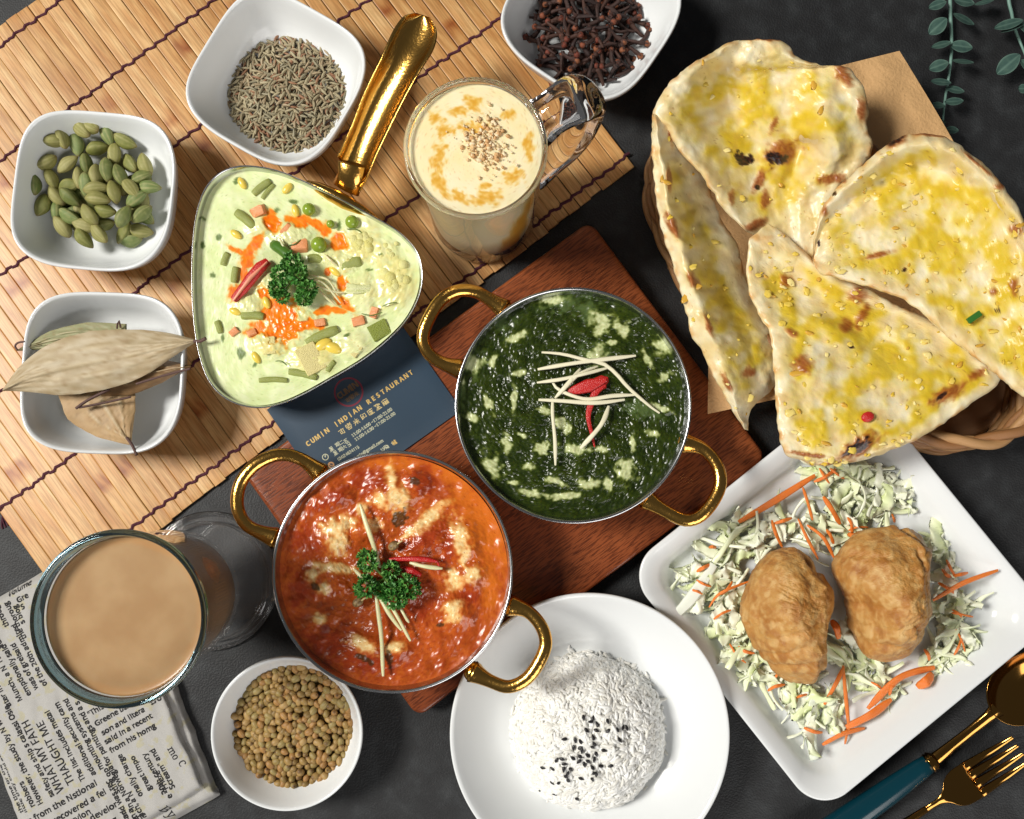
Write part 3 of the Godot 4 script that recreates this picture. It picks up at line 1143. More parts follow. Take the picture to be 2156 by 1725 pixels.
func bay_leaves() -> void:
	var m := painted(0.6)
	m.albedo_texture = noise_tex(noise(0.05, 4, FastNoiseLite.TYPE_CELLULAR, 61), [[0.0, Color(0.93, 0.93, 0.93)], [1.0, Color(1, 1, 1)]])
	m.uv1_triplanar = true
	m.uv1_scale = Vector3.ONE * 70
	var st := mat(srgb(92, 66, 60), 0.7)
	var put := func(label: String, geo: Geo, stems: Array, at: Vector3) -> void:
		var t := thing("bay_leaf", label, "bay leaf", at, "dried bay leaves")
		part("blade", geo, m, t)
		for s in stems:
			var g := Geo.new()
			var path := PackedVector3Array()
			var pts := spline(mapped(s[0], 0, 575, 0.3333), 12, false)
			for i in pts.size():
				path.append(plan(pts[i].x, pts[i].y, lerpf(s[1], s[2], i / 11.0)))
			g.tube(path, s[3], 7)
			part("stem", g, st, t)
	put.call("dried bay leaf standing almost upright behind, its pale green tip showing", leaf_strip(mapped([105, 490, 350, 420, 560, 400, 800, 400], 0, 575, 0.3333), [1, 20, 30, 26], [0.034, 0.035, 0.034, 0.034], -0.002, 3, srgb(150, 152, 112), srgb(170, 168, 128), 3.0),
		[[[112, 490, 95, 462, 115, 440, 158, 433], 0.034, 0.037, 0.0006]], plan(110, 720, 0.034))
	put.call("dark folded dried bay leaf under the big one at the bowl rim", leaf_strip(mapped([620, 690, 850, 650, 1050, 610, 1205, 590], 0, 575, 0.3333), [30, 38, 26, 2], [0.034, 0.034, 0.036, 0.036], -0.006, 3, srgb(132, 100, 66), srgb(150, 118, 82), 9.0),
		[[[860, 700, 1060, 640, 1200, 605], 0.0375, 0.039, 0.0007]], plan(300, 790, 0.03))
	put.call("broken dried bay leaf pointing down into the bowl", leaf_strip(mapped([600, 660, 640, 800, 730, 950, 822, 1082], 0, 575, 0.3333), [84, 82, 50, 3], [0.030, 0.028, 0.030, 0.036], -0.004, 3, srgb(176, 142, 100), srgb(190, 160, 118), 14.0),
		[[[800, 1040, 835, 1090, 862, 1150], 0.035, 0.038, 0.0009], [[480, 855, 560, 800, 690, 735], 0.034, 0.036, 0.0009], [[500, 850, 680, 815, 825, 782], 0.0335, 0.0335, 0.0007]], plan(230, 880, 0.03))
	put.call("large pale dried bay leaf lying on top right across the bowl", leaf_strip(mapped([15, 742, 200, 655, 480, 580, 800, 520, 1050, 460, 1235, 428], 0, 575, 0.3333), [1, 30, 52, 62, 63, 58, 46, 26, 3], [0.0405, 0.040, 0.041, 0.0415, 0.042], -0.003, 3, srgb(172, 150, 112), srgb(206, 192, 164), 21.0),
		[[[1225, 430, 1265, 430, 1300, 412], 0.042, 0.044, 0.0010]], plan(210, 770, 0.036))
	var g := Geo.new()
	g.tube(PackedVector3Array([plan(246, 692, 0.036), plan(247, 682, 0.037), plan(250, 675, 0.038), plan(254, 690, 0.036)]), 0.0006, 6)
	solo("leaf_stalk", g, st, "tiny bent stalk standing above the big bay leaf", "stalk", plan(248, 690, 0.03))

func coriander_dish() -> void:
	var at := plan(604, 1544, 0.028)
	at.y = 0
	var g := lathe(at, [[0.026, 0.0], [0.0275, 0.0008], [0.033, 0.006], [0.041, 0.0185], [0.0443, 0.0262], [0.0448, 0.0278], [0.0445, 0.0288], [0.0436, 0.0289], [0.0425, 0.0279], [0.0405, 0.0235], [0.0372, 0.0165], [0.033, 0.0105], [0.028, 0.0072], [0.02, 0.0058], [0.006, 0.0055]], 112, true, true)
	solo("round_dish", g, m_white, "small round white dish holding coriander seeds", "dish", at)
	var shapes := []
	var m := painted(0.55)
	for k in 6:
		var s := Geo.new()
		var a: Color = [srgb(146, 118, 68), srgb(126, 102, 58), srgb(162, 132, 82), srgb(138, 118, 68), srgb(152, 112, 64), srgb(140, 124, 76)][k]
		s.ball(Vector3.ZERO, Vector3(0.0021, 0.0027 + 0.0002 * (k % 3), 0.0021), 22, 11)
		for i in s.v.size():
			var p := s.v[i]
			var q := atan2(p.z, p.x)
			var rib := cos(q * 10.0)
			s.v[i] = Vector3(p.x, p.y, p.z) * (1.0 + 0.07 * rib * (1.0 - absf(p.y) / 0.003))
			s.c.append(a.lerp(srgb(196, 158, 98), clampf(rib * 0.4 + 0.05 + nz.get_noise_3d(p.x * 500, p.y * 500 + k * 8.0, p.z * 500) * 0.5, 0, 1)).lerp(srgb(92, 66, 40), clampf((absf(p.y) - 0.0024) / 0.0003, 0, 1) * 0.7))
		s.ball(Vector3(0, 0.0028, 0), Vector3(0.0004, 0.0007, 0.0004), 6, 4)
		s.paint(srgb(110, 80, 50))
		shapes.append(s.mesh())
	var label := "ribbed tan coriander seed in the pile in its round dish"
	var base := at + Vector3(0, 0.006, 0)
	var heap := thing("coriander_pile", "lower layers of tan coriander seeds heaped in the round dish", "coriander seeds", base)
	heap.set_meta("kind", "stuff")
	for k in 6:
		var list := []
		for i in 70:
			var q := rng.randf() * TAU
			var r := 0.0345 * sqrt(rng.randf())
			var y := pile(r, 0.046, 0.0065, 0.0022) - rng.randf_range(0.0018, 0.004) + 0.25 * maxf(0, r - 0.029)
			list.append(Transform3D(rot(rng.randf() * TAU, rng.randf() * TAU, rng.randf() * TAU), Vector3(cos(q) * r, y, sin(q) * r)))
		swarm("loose_seeds", shapes[k], m, list, heap)
	for p in scattered(300, 0.0358, 0.0043):
		var y := pile(p.length(), 0.046, 0.0075, 0.0030) + rng.randf_range(-0.0008, 0.0010) + 0.25 * maxf(0, p.length() - 0.029)
		var kind := rng.randi() % 6
		place("coriander_seed", shapes[kind], m, ["tan", "brown", "pale tan", "olive tan", "reddish tan", "greenish tan"][kind] + " ribbed coriander seed in the pile in its round dish", "coriander seed", "coriander seeds in the round dish", Transform3D(rot(rng.randf() * TAU, rng.randf() * TAU, rng.randf() * TAU).scaled(Vector3.ONE * rng.randf_range(0.86, 1.12)), base + Vector3(p.x, y, p.y)))

# ---------------------------------------------------------------- the three curries
func sauce(ring: PackedVector2Array, about: Vector2, h: float, rows: int, look: Callable) -> Geo:
	# surface of a sauce: look(x, y, f) gives [colour, height]
	var g := Geo.new()
	var n := ring.size()
	for k in rows:
		var f := sqrt((k + 0.02) / (rows - 1.0)) if k < rows * 0.15 else (k + 0.0) / (rows - 1.0)
		f = clampf(float(k) / (rows - 1.0), 0.002, 1.0)
		for i in n:
			var p := about + (ring[i] - about) * f
			var l: Array = look.call(p.x, p.y, f)
			var y: float = l[1]
			if f > 0.93: y = lerpf(y, 0.0008, (f - 0.93) / 0.07)
			g.v.append(plan(p.x, p.y, h + y))
			g.c.append(l[0])
	g.ring_join(0, rows, n)
	var low := []
	for s in [[1.0, -0.004], [0.6, -0.012]]:
		low.append(fit(ring, about, s[0], h + s[1]))
	g.loft(low, false, true)
	g.paint(g.c[0])
	return g

func sauce_mat(rough: float, freq: float, depth: float) -> StandardMaterial3D:
	var m := painted(rough)
	m.heightmap_enabled = true
	m.heightmap_texture = noise_tex(noise(freq, 4, FastNoiseLite.TYPE_SIMPLEX_SMOOTH, 88), [], 512)
	m.heightmap_scale = depth
	m.uv1_triplanar = true
	m.uv1_scale = Vector3.ONE * 25
	m.subsurf_scatter_enabled = true
	m.subsurf_scatter_strength = 0.04
	return m

func stick(called: String, pts: Array, hs: Array, w: float, m: Material, label: String, category: String, group: String, flat := 0.8) -> MeshInstance3D:
	# a thin cut strip along points of the plan, with a height at either end and in the middle
	var sp := spline(pts, 16, false)
	var path := PackedVector3Array()
	var rr := []
	for i in 16:
		var f := i / 15.0
		var k := f * (hs.size() - 1)
		path.append(plan(sp[i].x, sp[i].y, lerpf(hs[int(k)], hs[mini(int(k) + 1, hs.size() - 1)], k - int(k))))
		rr.append(w * 0.88 * (0.55 + 0.45 * minf(1.0, minf(f, 1.0 - f) * 6.0)) * (1.0 + 0.08 * sin(f * 9.0 + pts[0].x)))
	var g := Geo.new()
	g.tube(path, rr, 6, Vector3.UP, flat)
	return solo(called, g, m, label, category, path[7], group)

func round_pan(c: Vector2, r: float, hr: float, base_h: float, label: String, handles: Array) -> Node3D:
	var at := plan(c.x, c.y, hr)
	var R := size_at(r, hr)
	at.y = base_h
	var d := hr - base_h
	var t := thing("curry_pan", label, "curry pan", at, "small round metal curry pans")
	var g := lathe(at, [[R * 0.5, 0.0], [R * 0.62, 0.0006], [R * 0.78, d * 0.16], [R * 0.90, d * 0.42], [R * 0.965, d * 0.75], [R * 0.985, d * 0.96]], 120, true, false)
	part("pan_outside", g, m_gold, t)
	g = lathe(at, [[R * 0.985, d * 0.955], [R * 0.997, d * 0.975], [R, d * 0.99], [R * 0.996, d * 1.0], [R * 0.985, d * 1.002], [R * 0.974, d * 0.99], [R * 0.966, d * 0.95], [R * 0.94, d * 0.72], [R * 0.87, d * 0.42], [R * 0.74, d * 0.2], [R * 0.5, d * 0.06], [R * 0.1, d * 0.05]], 160, false, true)
	part("pan_lining", g, m_steel, t)
	for pts in handles:
		var n := 40
		var sp := spline(pts, n, false)
		var path := PackedVector3Array()
		var rr := []
		for i in n:
			var f := i / float(n - 1)
			var mid := sin(PI * f)
			path.append(plan(sp[i].x, sp[i].y, hr - 0.009 + 0.006 * mid))
			rr.append(0.00375 * (1.0 + 0.75 * pow(1.0 - clampf(minf(f, 1.0 - f) / 0.16, 0, 1), 2.0)))
		g = Geo.new()
		g.tube(path, rr, 16, Vector3.UP, 0.82)
		var hd := part("handle", g, m_gold, t)
		for e in [0, n - 1]:
			g = Geo.new()
			var o := path[e]
			var dir := (path[1] - path[0] if e == 0 else path[n - 2] - path[n - 1]).normalized()
			g.ball(o - Vector3(0, 0.001, 0) + dir * 0.001, Vector3(0.006, 0.0055, 0.006), 16, 9)
			part("handle_mount", g, m_gold, hd)
	return t

func parsley(at: Vector3, clumps: Array, label: String) -> void:
	# curly parsley: a stem and dense ruffled tufts; clumps: [x, z, y, radius] from the base
	var t := thing("parsley_sprig", label, "parsley", at, "")
	var stem := Geo.new()
	for c in clumps:
		stem.tube(PackedVector3Array([at, at + Vector3(c[0], c[2], c[1]) * 0.6 + Vector3(0, 0.001, 0), at + Vector3(c[0], c[2], c[1])]), 0.0008, 6)
	part("stem", stem, mat(srgb(120, 150, 70), 0.5), t)
	for c in clumps:
		var g := Geo.new()
		var o := at + Vector3(c[0], c[2], c[1])
		c[3] *= 0.86
		for k in int(c[3] * 20000):
			var d := Vector3(rng.randfn(), rng.randfn() * 0.7 + 0.35, rng.randfn()).normalized()
			var p: Vector3 = o + d * c[3] * (0.55 + 0.5 * rng.randf()) * Vector3(1, 0.8, 1)
			var s := rng.randf_range(0.0010, 0.0018)
			var x := d.cross(Vector3(rng.randfn(), rng.randfn(), rng.randfn())).normalized()
			var y := d.cross(x)
			var base := g.v.size()
			# a cupped ruffle of three folds
			for a in 7:
				var q := -2.2 + 4.4 * a / 6.0
				var rim: Vector3 = p + (x * cos(q) + y * sin(q)) * s + d * s * (0.9 + (0.55 if a % 2 == 0 else -0.2))
				g.v.append(p + (x * cos(q) + y * sin(q)) * s * 0.25)
				g.v.append(rim)
			for a in 6:
				g.quad(base + a * 2, base + a * 2 + 1, base + a * 2 + 3, base + a * 2 + 2)
			g.paint(srgb(60, 120, 50).lerp(srgb(118, 172, 84), rng.randf()))
		part("leaf_tuft", g, m_parsley, t)

func patch_of(x: float, y: float, list: Array, warp: float, soft: float) -> float:
	# 1 inside any patch of the list, 0 outside, with a ragged edge
	var best := 9.0
	for e in list:
		if absf(x - e[0]) + absf(y - e[1]) > (e[2] + e[3]) * 2.4: continue
		best = minf(best, in_ellipse(x, y, e))
	if best > 2.2: return 0.0
	best += warp * nf.get_noise_2d(x * 0.04, y * 0.04) + warp * 0.4 * nf.get_noise_2d(x * 0.1, y * 0.1 + 60)
	return 1.0 - smoothstep(1.0 - soft, 1.0 + soft, best)

func scaled(list: Array, ox: float, oy: float, k: float) -> Array:
	var out := []
	for e in list:
		out.append([ox + e[0] * k, oy + e[1] * k, e[2] * k, e[3] * k, e[4]])
	return out

func disc(c: Vector2, r: float, n: int) -> PackedVector2Array:
	var out := PackedVector2Array()
	for i in n:
		out.append(c + Vector2(cos(TAU * i / n), sin(TAU * i / n)) * r)
	return out

func spinach_curry() -> void:
	var c := Vector2(1207, 852)
	var hr := 0.058
	round_pan(c, 250, hr, BOARD_H, "round metal pan of dark green spinach curry with two brass loop handles", [
		pairs([1062, 652, 1030, 630, 1000, 614, 965, 612, 930, 630, 902, 672, 890, 712, 902, 744, 930, 764, 972, 778]),
		pairs([1436, 932, 1478, 944, 1508, 976, 1517, 1015, 1504, 1052, 1475, 1086, 1442, 1095, 1400, 1076, 1358, 1050])])
	var cream := scaled([[1320, 165, 90, 40, 0], [1650, 290, 75, 55, 20], [1750, 330, 40, 30, 0], [2035, 450, 55, 75, 60], [1935, 545, 22, 62, -25], [1105, 410, 75, 26, -30], [960, 560, 22, 48, 10], [1120, 630, 65, 22, -18], [1090, 800, 17, 110, 4], [930, 820, 26, 70, -28], [815, 910, 45, 28, 20],
		[1040, 1070, 28, 66, -12], [1265, 1105, 50, 42, 0], [1185, 1220, 32, 26, 0], [950, 1215, 52, 86, -35], [1090, 1325, 40, 16, 10], [1340, 1310, 80, 22, 18], [1210, 1390, 80, 24, 12], [1400, 1410, 110, 24, -2], [1560, 1330, 90, 34, -10], [1680, 1330, 30, 60, -20], [1800, 1250, 62, 74, 0], [1965, 1010, 46, 26, 15],
		[2035, 655, 52, 28, -25], [1840, 1080, 18, 62, -8], [1400, 960, 70, 40, 30], [1630, 360, 44, 62, -20], [1470, 1110, 90, 30, 10], [1790, 360, 36, 60, 10], [830, 570, 60, 55, 0], [1700, 440, 40, 24, 0], [1280, 870, 60, 22, 15], [1610, 520, 55, 60, 10], [2010, 850, 80, 22, 20], [1150, 1030, 40, 16, 20], [760, 640, 20, 80, 0], [1630, 1110, 50, 24, 0]], 718.7, 575, 0.33333)
	for e in cream:
		e[2] *= 0.86
		e[3] *= 0.80
	var milky := scaled([[1400, 180, 130, 60, 0], [880, 330, 70, 130, 40], [820, 560, 70, 80, 0], [1600, 520, 80, 80, 0], [1900, 860, 120, 50, 20], [1000, 300, 80, 60, -30], [1560, 240, 60, 60, 0], [760, 760, 30, 80, 0], [1450, 1110, 120, 40, 0]], 718.7, 575, 0.33333)
	var ring := disc(c, 242, 400)
	var look := func(x: float, y: float, f: float) -> Array:
		var n1 := nz.get_noise_2d(x * 0.022, y * 0.022)
		var n2 := nf.get_noise_2d(x * 0.11, y * 0.11)
		var n3 := nf.get_noise_2d(x * 0.27 + 50, y * 0.27)
		var col := srgb(34, 46, 13).lerp(srgb(60, 72, 18), clampf(0.45 + n1 * 0.7 + n2 * 0.55, 0, 1)).lerp(srgb(22, 32, 12), clampf(n3 * 0.9, 0, 0.7))
		col = col.lerp(srgb(104, 124, 82), 0.55 * patch_of(x, y, milky, 0.9, 0.55))
		var w := patch_of(x, y, cream, 0.8, 0.42)
		col = col.lerp(srgb(150, 156, 60), clampf(patch_of(x, y, cream, 0.9, 0.75), 0, 1) * 0.6)
		col = col.lerp(srgb(214, 220, 172), w * (0.7 + 0.3 * clampf(n2 + 0.4, 0, 1)))
		var rough := smoothstep(-0.15, 0.35, nf.get_noise_2d(x * 0.016 + 400, y * 0.016))
		var chop := absf(nf.get_noise_2d(x * 0.055 + 21, y * 0.065)) + 0.3 * absf(nf.get_noise_2d(x * 0.14, y * 0.12 + 44))
		var yl := 0.0012 * n1 + 0.0003 * n2 - (0.00015 + 0.0011 * rough) * chop * (1.0 - 0.7 * w)
		return [col, yl]
	var g := sauce(ring, c, hr - 0.0062, 150, look)
	solo("spinach_sauce", g, sauce_mat(0.27, 0.01, 0.003), "dark green spinach sauce with swirled cream streaks", "curry", plan(c.x, c.y, hr - 0.01))
	var H := hr - 0.0045
	var grp := "pale radish strips on the spinach curry"
	var lab := "thin pale radish strip crossing others on the green spinach curry"
	for s in [[[1265, 500, 1400, 512, 1530, 545, 1660, 575, 1740, 640, 1820, 730, 1960, 850, 2010, 885], 0.00115], [[1240, 608, 1500, 565, 1860, 522], 0.0013], [[1235, 692, 1420, 665, 1680, 600], 0.0011], [[1510, 605, 1440, 690, 1350, 790], 0.0013],
			[[1335, 690, 1380, 740, 1540, 795, 1720, 775, 1860, 770], 0.0012], [[1245, 800, 1400, 808, 1600, 820, 1790, 800], 0.0013], [[1335, 790, 1335, 900, 1350, 1060, 1352, 1215], 0.0011], [[1620, 590, 1500, 640, 1400, 740], 0.001], [[1690, 840, 1640, 960, 1510, 1108], 0.0014]]:
		var hh := []
		for q in 4: hh.append(H + 0.0012 + 0.0016 * sin(q * PI / 3.0) + rng.randf_range(0, 0.0012))
		hh[0] -= 0.001; hh[3] -= 0.001
		stick("radish_strip", mapped(s[0], 718.7, 575, 0.33333), hh, s[1] * 1.08, m_stick, lab, "radish strip", grp, 0.42)
	var ch := Geo.new()
	var path := spline(mapped([1685, 670, 1640, 690, 1590, 790, 1560, 900, 1580, 1010, 1600, 1100], 718.7, 575, 0.33333), 18, false)
	var p3 := PackedVector3Array()
	var rr := []
	for i in 18:
		p3.append(plan(path[i].x, path[i].y, H + 0.001 + 0.0012 * sin(i * 0.3)))
		rr.append([0.0018, 0.0040, 0.0056, 0.0040, 0.0030, 0.0026, 0.0026, 0.0024, 0.0022, 0.002, 0.0018, 0.0016, 0.0015, 0.0014, 0.0012, 0.001, 0.0008, 0.0004][i] * 0.8)
	ch.tube(p3, rr, 8, Vector3.UP, 0.28)
	solo("chilli_strip", ch, m_chilli, "bent red chilli strip in the middle of the spinach curry", "chilli strip", p3[8])
	var ch2 := Geo.new()
	ch2.tube(PackedVector3Array([plan(1196, 825, H + 0.001), plan(1215, 820, H + 0.0022), plan(1240, 812, H + 0.003), plan(1276, 800, H + 0.0035)]), [0.0016, 0.0030, 0.0040, 0.0012], 8, Vector3.UP, 0.25)
	solo("chilli_strip", ch2, m_chilli, "short wide red chilli piece tucked under the radish strips on the spinach curry", "chilli strip", plan(1235, 812, H))

func tomato_curry() -> void:
	var c := Vector2(826, 1203)
	var hr := 0.058
	round_pan(c, 252, hr, BOARD_H, "round metal pan of orange tomato curry with two brass loop handles", [
		pairs([676, 998, 632, 966, 585, 958, 538, 978, 508, 1014, 499, 1054, 506, 1087, 528, 1112, 582, 1134]),
		pairs([1072, 1274, 1110, 1287, 1139, 1318, 1149, 1356, 1134, 1396, 1108, 1430, 1072, 1446, 1036, 1436, 994, 1414])])
	var cream := scaled([[1070, 300, 30, 90, -4], [1110, 430, 75, 80, 20], [1000, 430, 60, 40, 0], [1310, 560, 130, 42, -38], [1525, 680, 42, 120, -14], [700, 620, 95, 55, 0], [720, 720, 60, 70, 15], [690, 880, 130, 30, 6], [560, 920, 34, 60, 20], [1605, 920, 44, 50, 0], [1480, 1165, 52, 66, 20], [640, 1020, 40, 40, 0],
		[1090, 1405, 60, 34, -10], [880, 1385, 90, 40, 25], [1490, 960, 50, 70, 0], [600, 1210, 44, 30, 10], [880, 500, 30, 40, 0], [1560, 800, 30, 60, 20], [780, 580, 60, 40, 0], [960, 600, 50, 34, 0], [1200, 640, 60, 22, -35]], 479, 913.3, 0.321)
	var lump := scaled([[1290, 700, 150, 95, -30], [880, 640, 80, 70, 0], [1540, 720, 100, 120, 0], [1500, 1170, 90, 90, 0], [700, 660, 110, 90, 0], [1080, 400, 110, 110, 0], [1600, 930, 80, 80, 0], [650, 950, 120, 90, 0], [900, 1400, 120, 80, 0], [1080, 1420, 90, 70, 0], [1230, 330, 90, 70, 0], [680, 430, 130, 60, -20], [1130, 960, 140, 120, 0]], 479, 913.3, 0.321)
	var dark := scaled([[680, 430, 130, 44, -24], [1290, 300, 90, 90, 0], [930, 330, 120, 90, 0], [700, 1380, 180, 110, 0], [1290, 690, 140, 70, -30], [1250, 1100, 110, 110, 0], [520, 700, 90, 90, 0], [950, 1480, 200, 90, 0], [1180, 1160, 60, 40, 0], [1570, 1060, 80, 70, 0], [480, 1000, 70, 120, 0], [1450, 760, 40, 110, 0]], 479, 913.3, 0.321)
	var light := scaled([[1700, 600, 160, 300, -20], [1440, 260, 160, 60, 25], [1720, 1000, 60, 200, 0], [1100, 200, 200, 40, 0], [1560, 420, 100, 80, 30]], 479, 913.3, 0.321)
	var herb := scaled([[1130, 560, 40, 60, 30], [1060, 1480, 26, 50, 10], [1230, 315, 34, 22, 30], [900, 1480, 60, 20, 30], [1390, 1255, 24, 14, 0], [570, 1000, 30, 20, 40]], 479, 913.3, 0.321)
	var ring := disc(c, 243, 400)
	var look := func(x: float, y: float, f: float) -> Array:
		var n1 := nz.get_noise_2d(x * 0.02 + 70, y * 0.02)
		var n2 := nf.get_noise_2d(x * 0.09, y * 0.09 + 40)
		var n3 := nf.get_noise_2d(x * 0.33, y * 0.33 + 90)
		var col := srgb(168, 74, 28).lerp(srgb(190, 92, 34), clampf(0.5 + n1, 0, 1)).lerp(srgb(146, 54, 26), clampf(n2 * 0.7 + 0.05, 0, 0.5))
		col = col.lerp(srgb(208, 110, 32), 0.75 * patch_of(x, y, light, 0.5, 0.6))
		col = col.lerp(srgb(140, 44, 22), 0.6 * patch_of(x, y, dark, 0.8, 0.5))
		col = col.lerp(srgb(226, 140, 44), 0.8 * patch_of(x, y, cream, 0.7, 0.8))
		col = col.lerp(srgb(246, 224, 168), patch_of(x, y, cream, 0.6, 0.6) * (0.8 + 0.3 * clampf(n2, -0.5, 0.6)))
		col = col.lerp(srgb(60, 44, 24), 0.75 * patch_of(x, y, herb, 0.7, 0.2))
		if n3 > 0.45: col = col.lerp(srgb(222, 136, 64), (n3 - 0.45) * 1.0)
		if n3 < -0.5: col = col.lerp(srgb(110, 40, 18), (-0.5 - n3) * 1.5)
		var up := patch_of(x, y, lump, 0.15, 0.7)
		return [col, 0.0038 * up + 0.0011 * nf.get_noise_2d(x * 0.02 + 33, y * 0.02) + 0.00025 * n2]
	var g := sauce(ring, c, hr - 0.0065, 150, look)
	solo("tomato_sauce", g, sauce_mat(0.27, 0.008, 0.003), "orange red tomato sauce with melted cream patches", "curry", plan(c.x, c.y, hr - 0.01))
	var H := hr - 0.0035
	var Z := [479.0, 913.3, 0.321]
	var lab := "thin yellow ginger strip fanned out beside parsley on the tomato curry"
	for s in [[[870, 465, 910, 590, 960, 740, 1000, 880], 0.0016], [[970, 1040, 990, 1180, 1010, 1350, 1020, 1590], 0.0014], [[985, 1050, 1060, 1180, 1140, 1290], 0.0014], [[1050, 1090, 1120, 1210, 1200, 1360], 0.0012], [[830, 890, 870, 930, 920, 990], 0.0014], [[1130, 1130, 1160, 1190, 1190, 1240], 0.001]]:
		stick("ginger_strip", mapped(s[0], Z[0], Z[1], Z[2]), [H + 0.001, H + 0.0034, H + 0.0015], s[1], m_ginger, lab, "ginger strip", "ginger strips on the tomato curry")
	stick("ginger_strip", mapped([1195, 845, 1290, 870, 1410, 885], Z[0], Z[1], Z[2]), [H + 0.0012, H + 0.003, H + 0.002], 0.0014, m_ginger, "pale ginger strip lying just under the red chilli strip", "ginger strip", "")
	stick("chilli_strip", mapped([1060, 825, 1180, 822, 1300, 825, 1375, 840], Z[0], Z[1], Z[2]), [H + 0.002, H + 0.0035, H + 0.003], 0.0017, m_chilli, "thin red chilli strip beside the parsley on the tomato curry", "chilli strip", "")
	stick("chilli_strip", mapped([1140, 890, 1200, 900, 1270, 930], Z[0], Z[1], Z[2]), [H + 0.001, H + 0.002, H + 0.001], 0.0024, m_chilli, "short red chilli piece against the parsley on the tomato curry", "chilli strip", "")
	stick("chilli_strip", mapped([1370, 830, 1385, 860, 1390, 900], Z[0], Z[1], Z[2]), [H + 0.003, H + 0.002, H + 0.0005], 0.0008, m_chilli, "tiny red chilli sliver hanging from the end of the chilli strip", "chilli strip", "")
	parsley(plan(479 + 1040 * 0.321, 913.3 + 950 * 0.321, H), [[-0.0095, -0.0105, 0.0055, 0.0062], [-0.0105, 0.0035, 0.005, 0.0066], [0.006, 0.0085, 0.006, 0.0075], [0.0125, 0.0045, 0.005, 0.0072], [0.0035, -0.005, 0.004, 0.005], [-0.001, 0.0065, 0.004, 0.004]], "curly green parsley sprig among the ginger strips on the tomato curry")
	var seedm := painted(0.5)
	for s in [[855, 1105], [1090, 735]]:
		var p := plan(Z[0] + s[0] * Z[2], Z[1] + s[1] * Z[2], H + 0.0022)
		var q := Geo.new()
		q.ball(p, Vector3(0.0034, 0.0022, 0.0026), 14, 9, rot(0.6))
		for i in q.v.size():
			q.c.append(srgb(168, 142, 96).lerp(srgb(96, 72, 44), 0.5 + 0.5 * sin(q.v[i].x * 5200.0)))
		q.tube(PackedVector3Array([p + Vector3(0.002, 0.001, -0.001), p + Vector3(0.005, 0.002, -0.003)]), 0.0005, 5)
		q.paint(srgb(190, 170, 120))
		solo("cracked_seed", q, seedm, "cracked coriander seed above the parsley on the tomato curry" if s[0] > 1000 else "cracked coriander seed lying alone beside the parsley on the tomato curry", "seed", p)

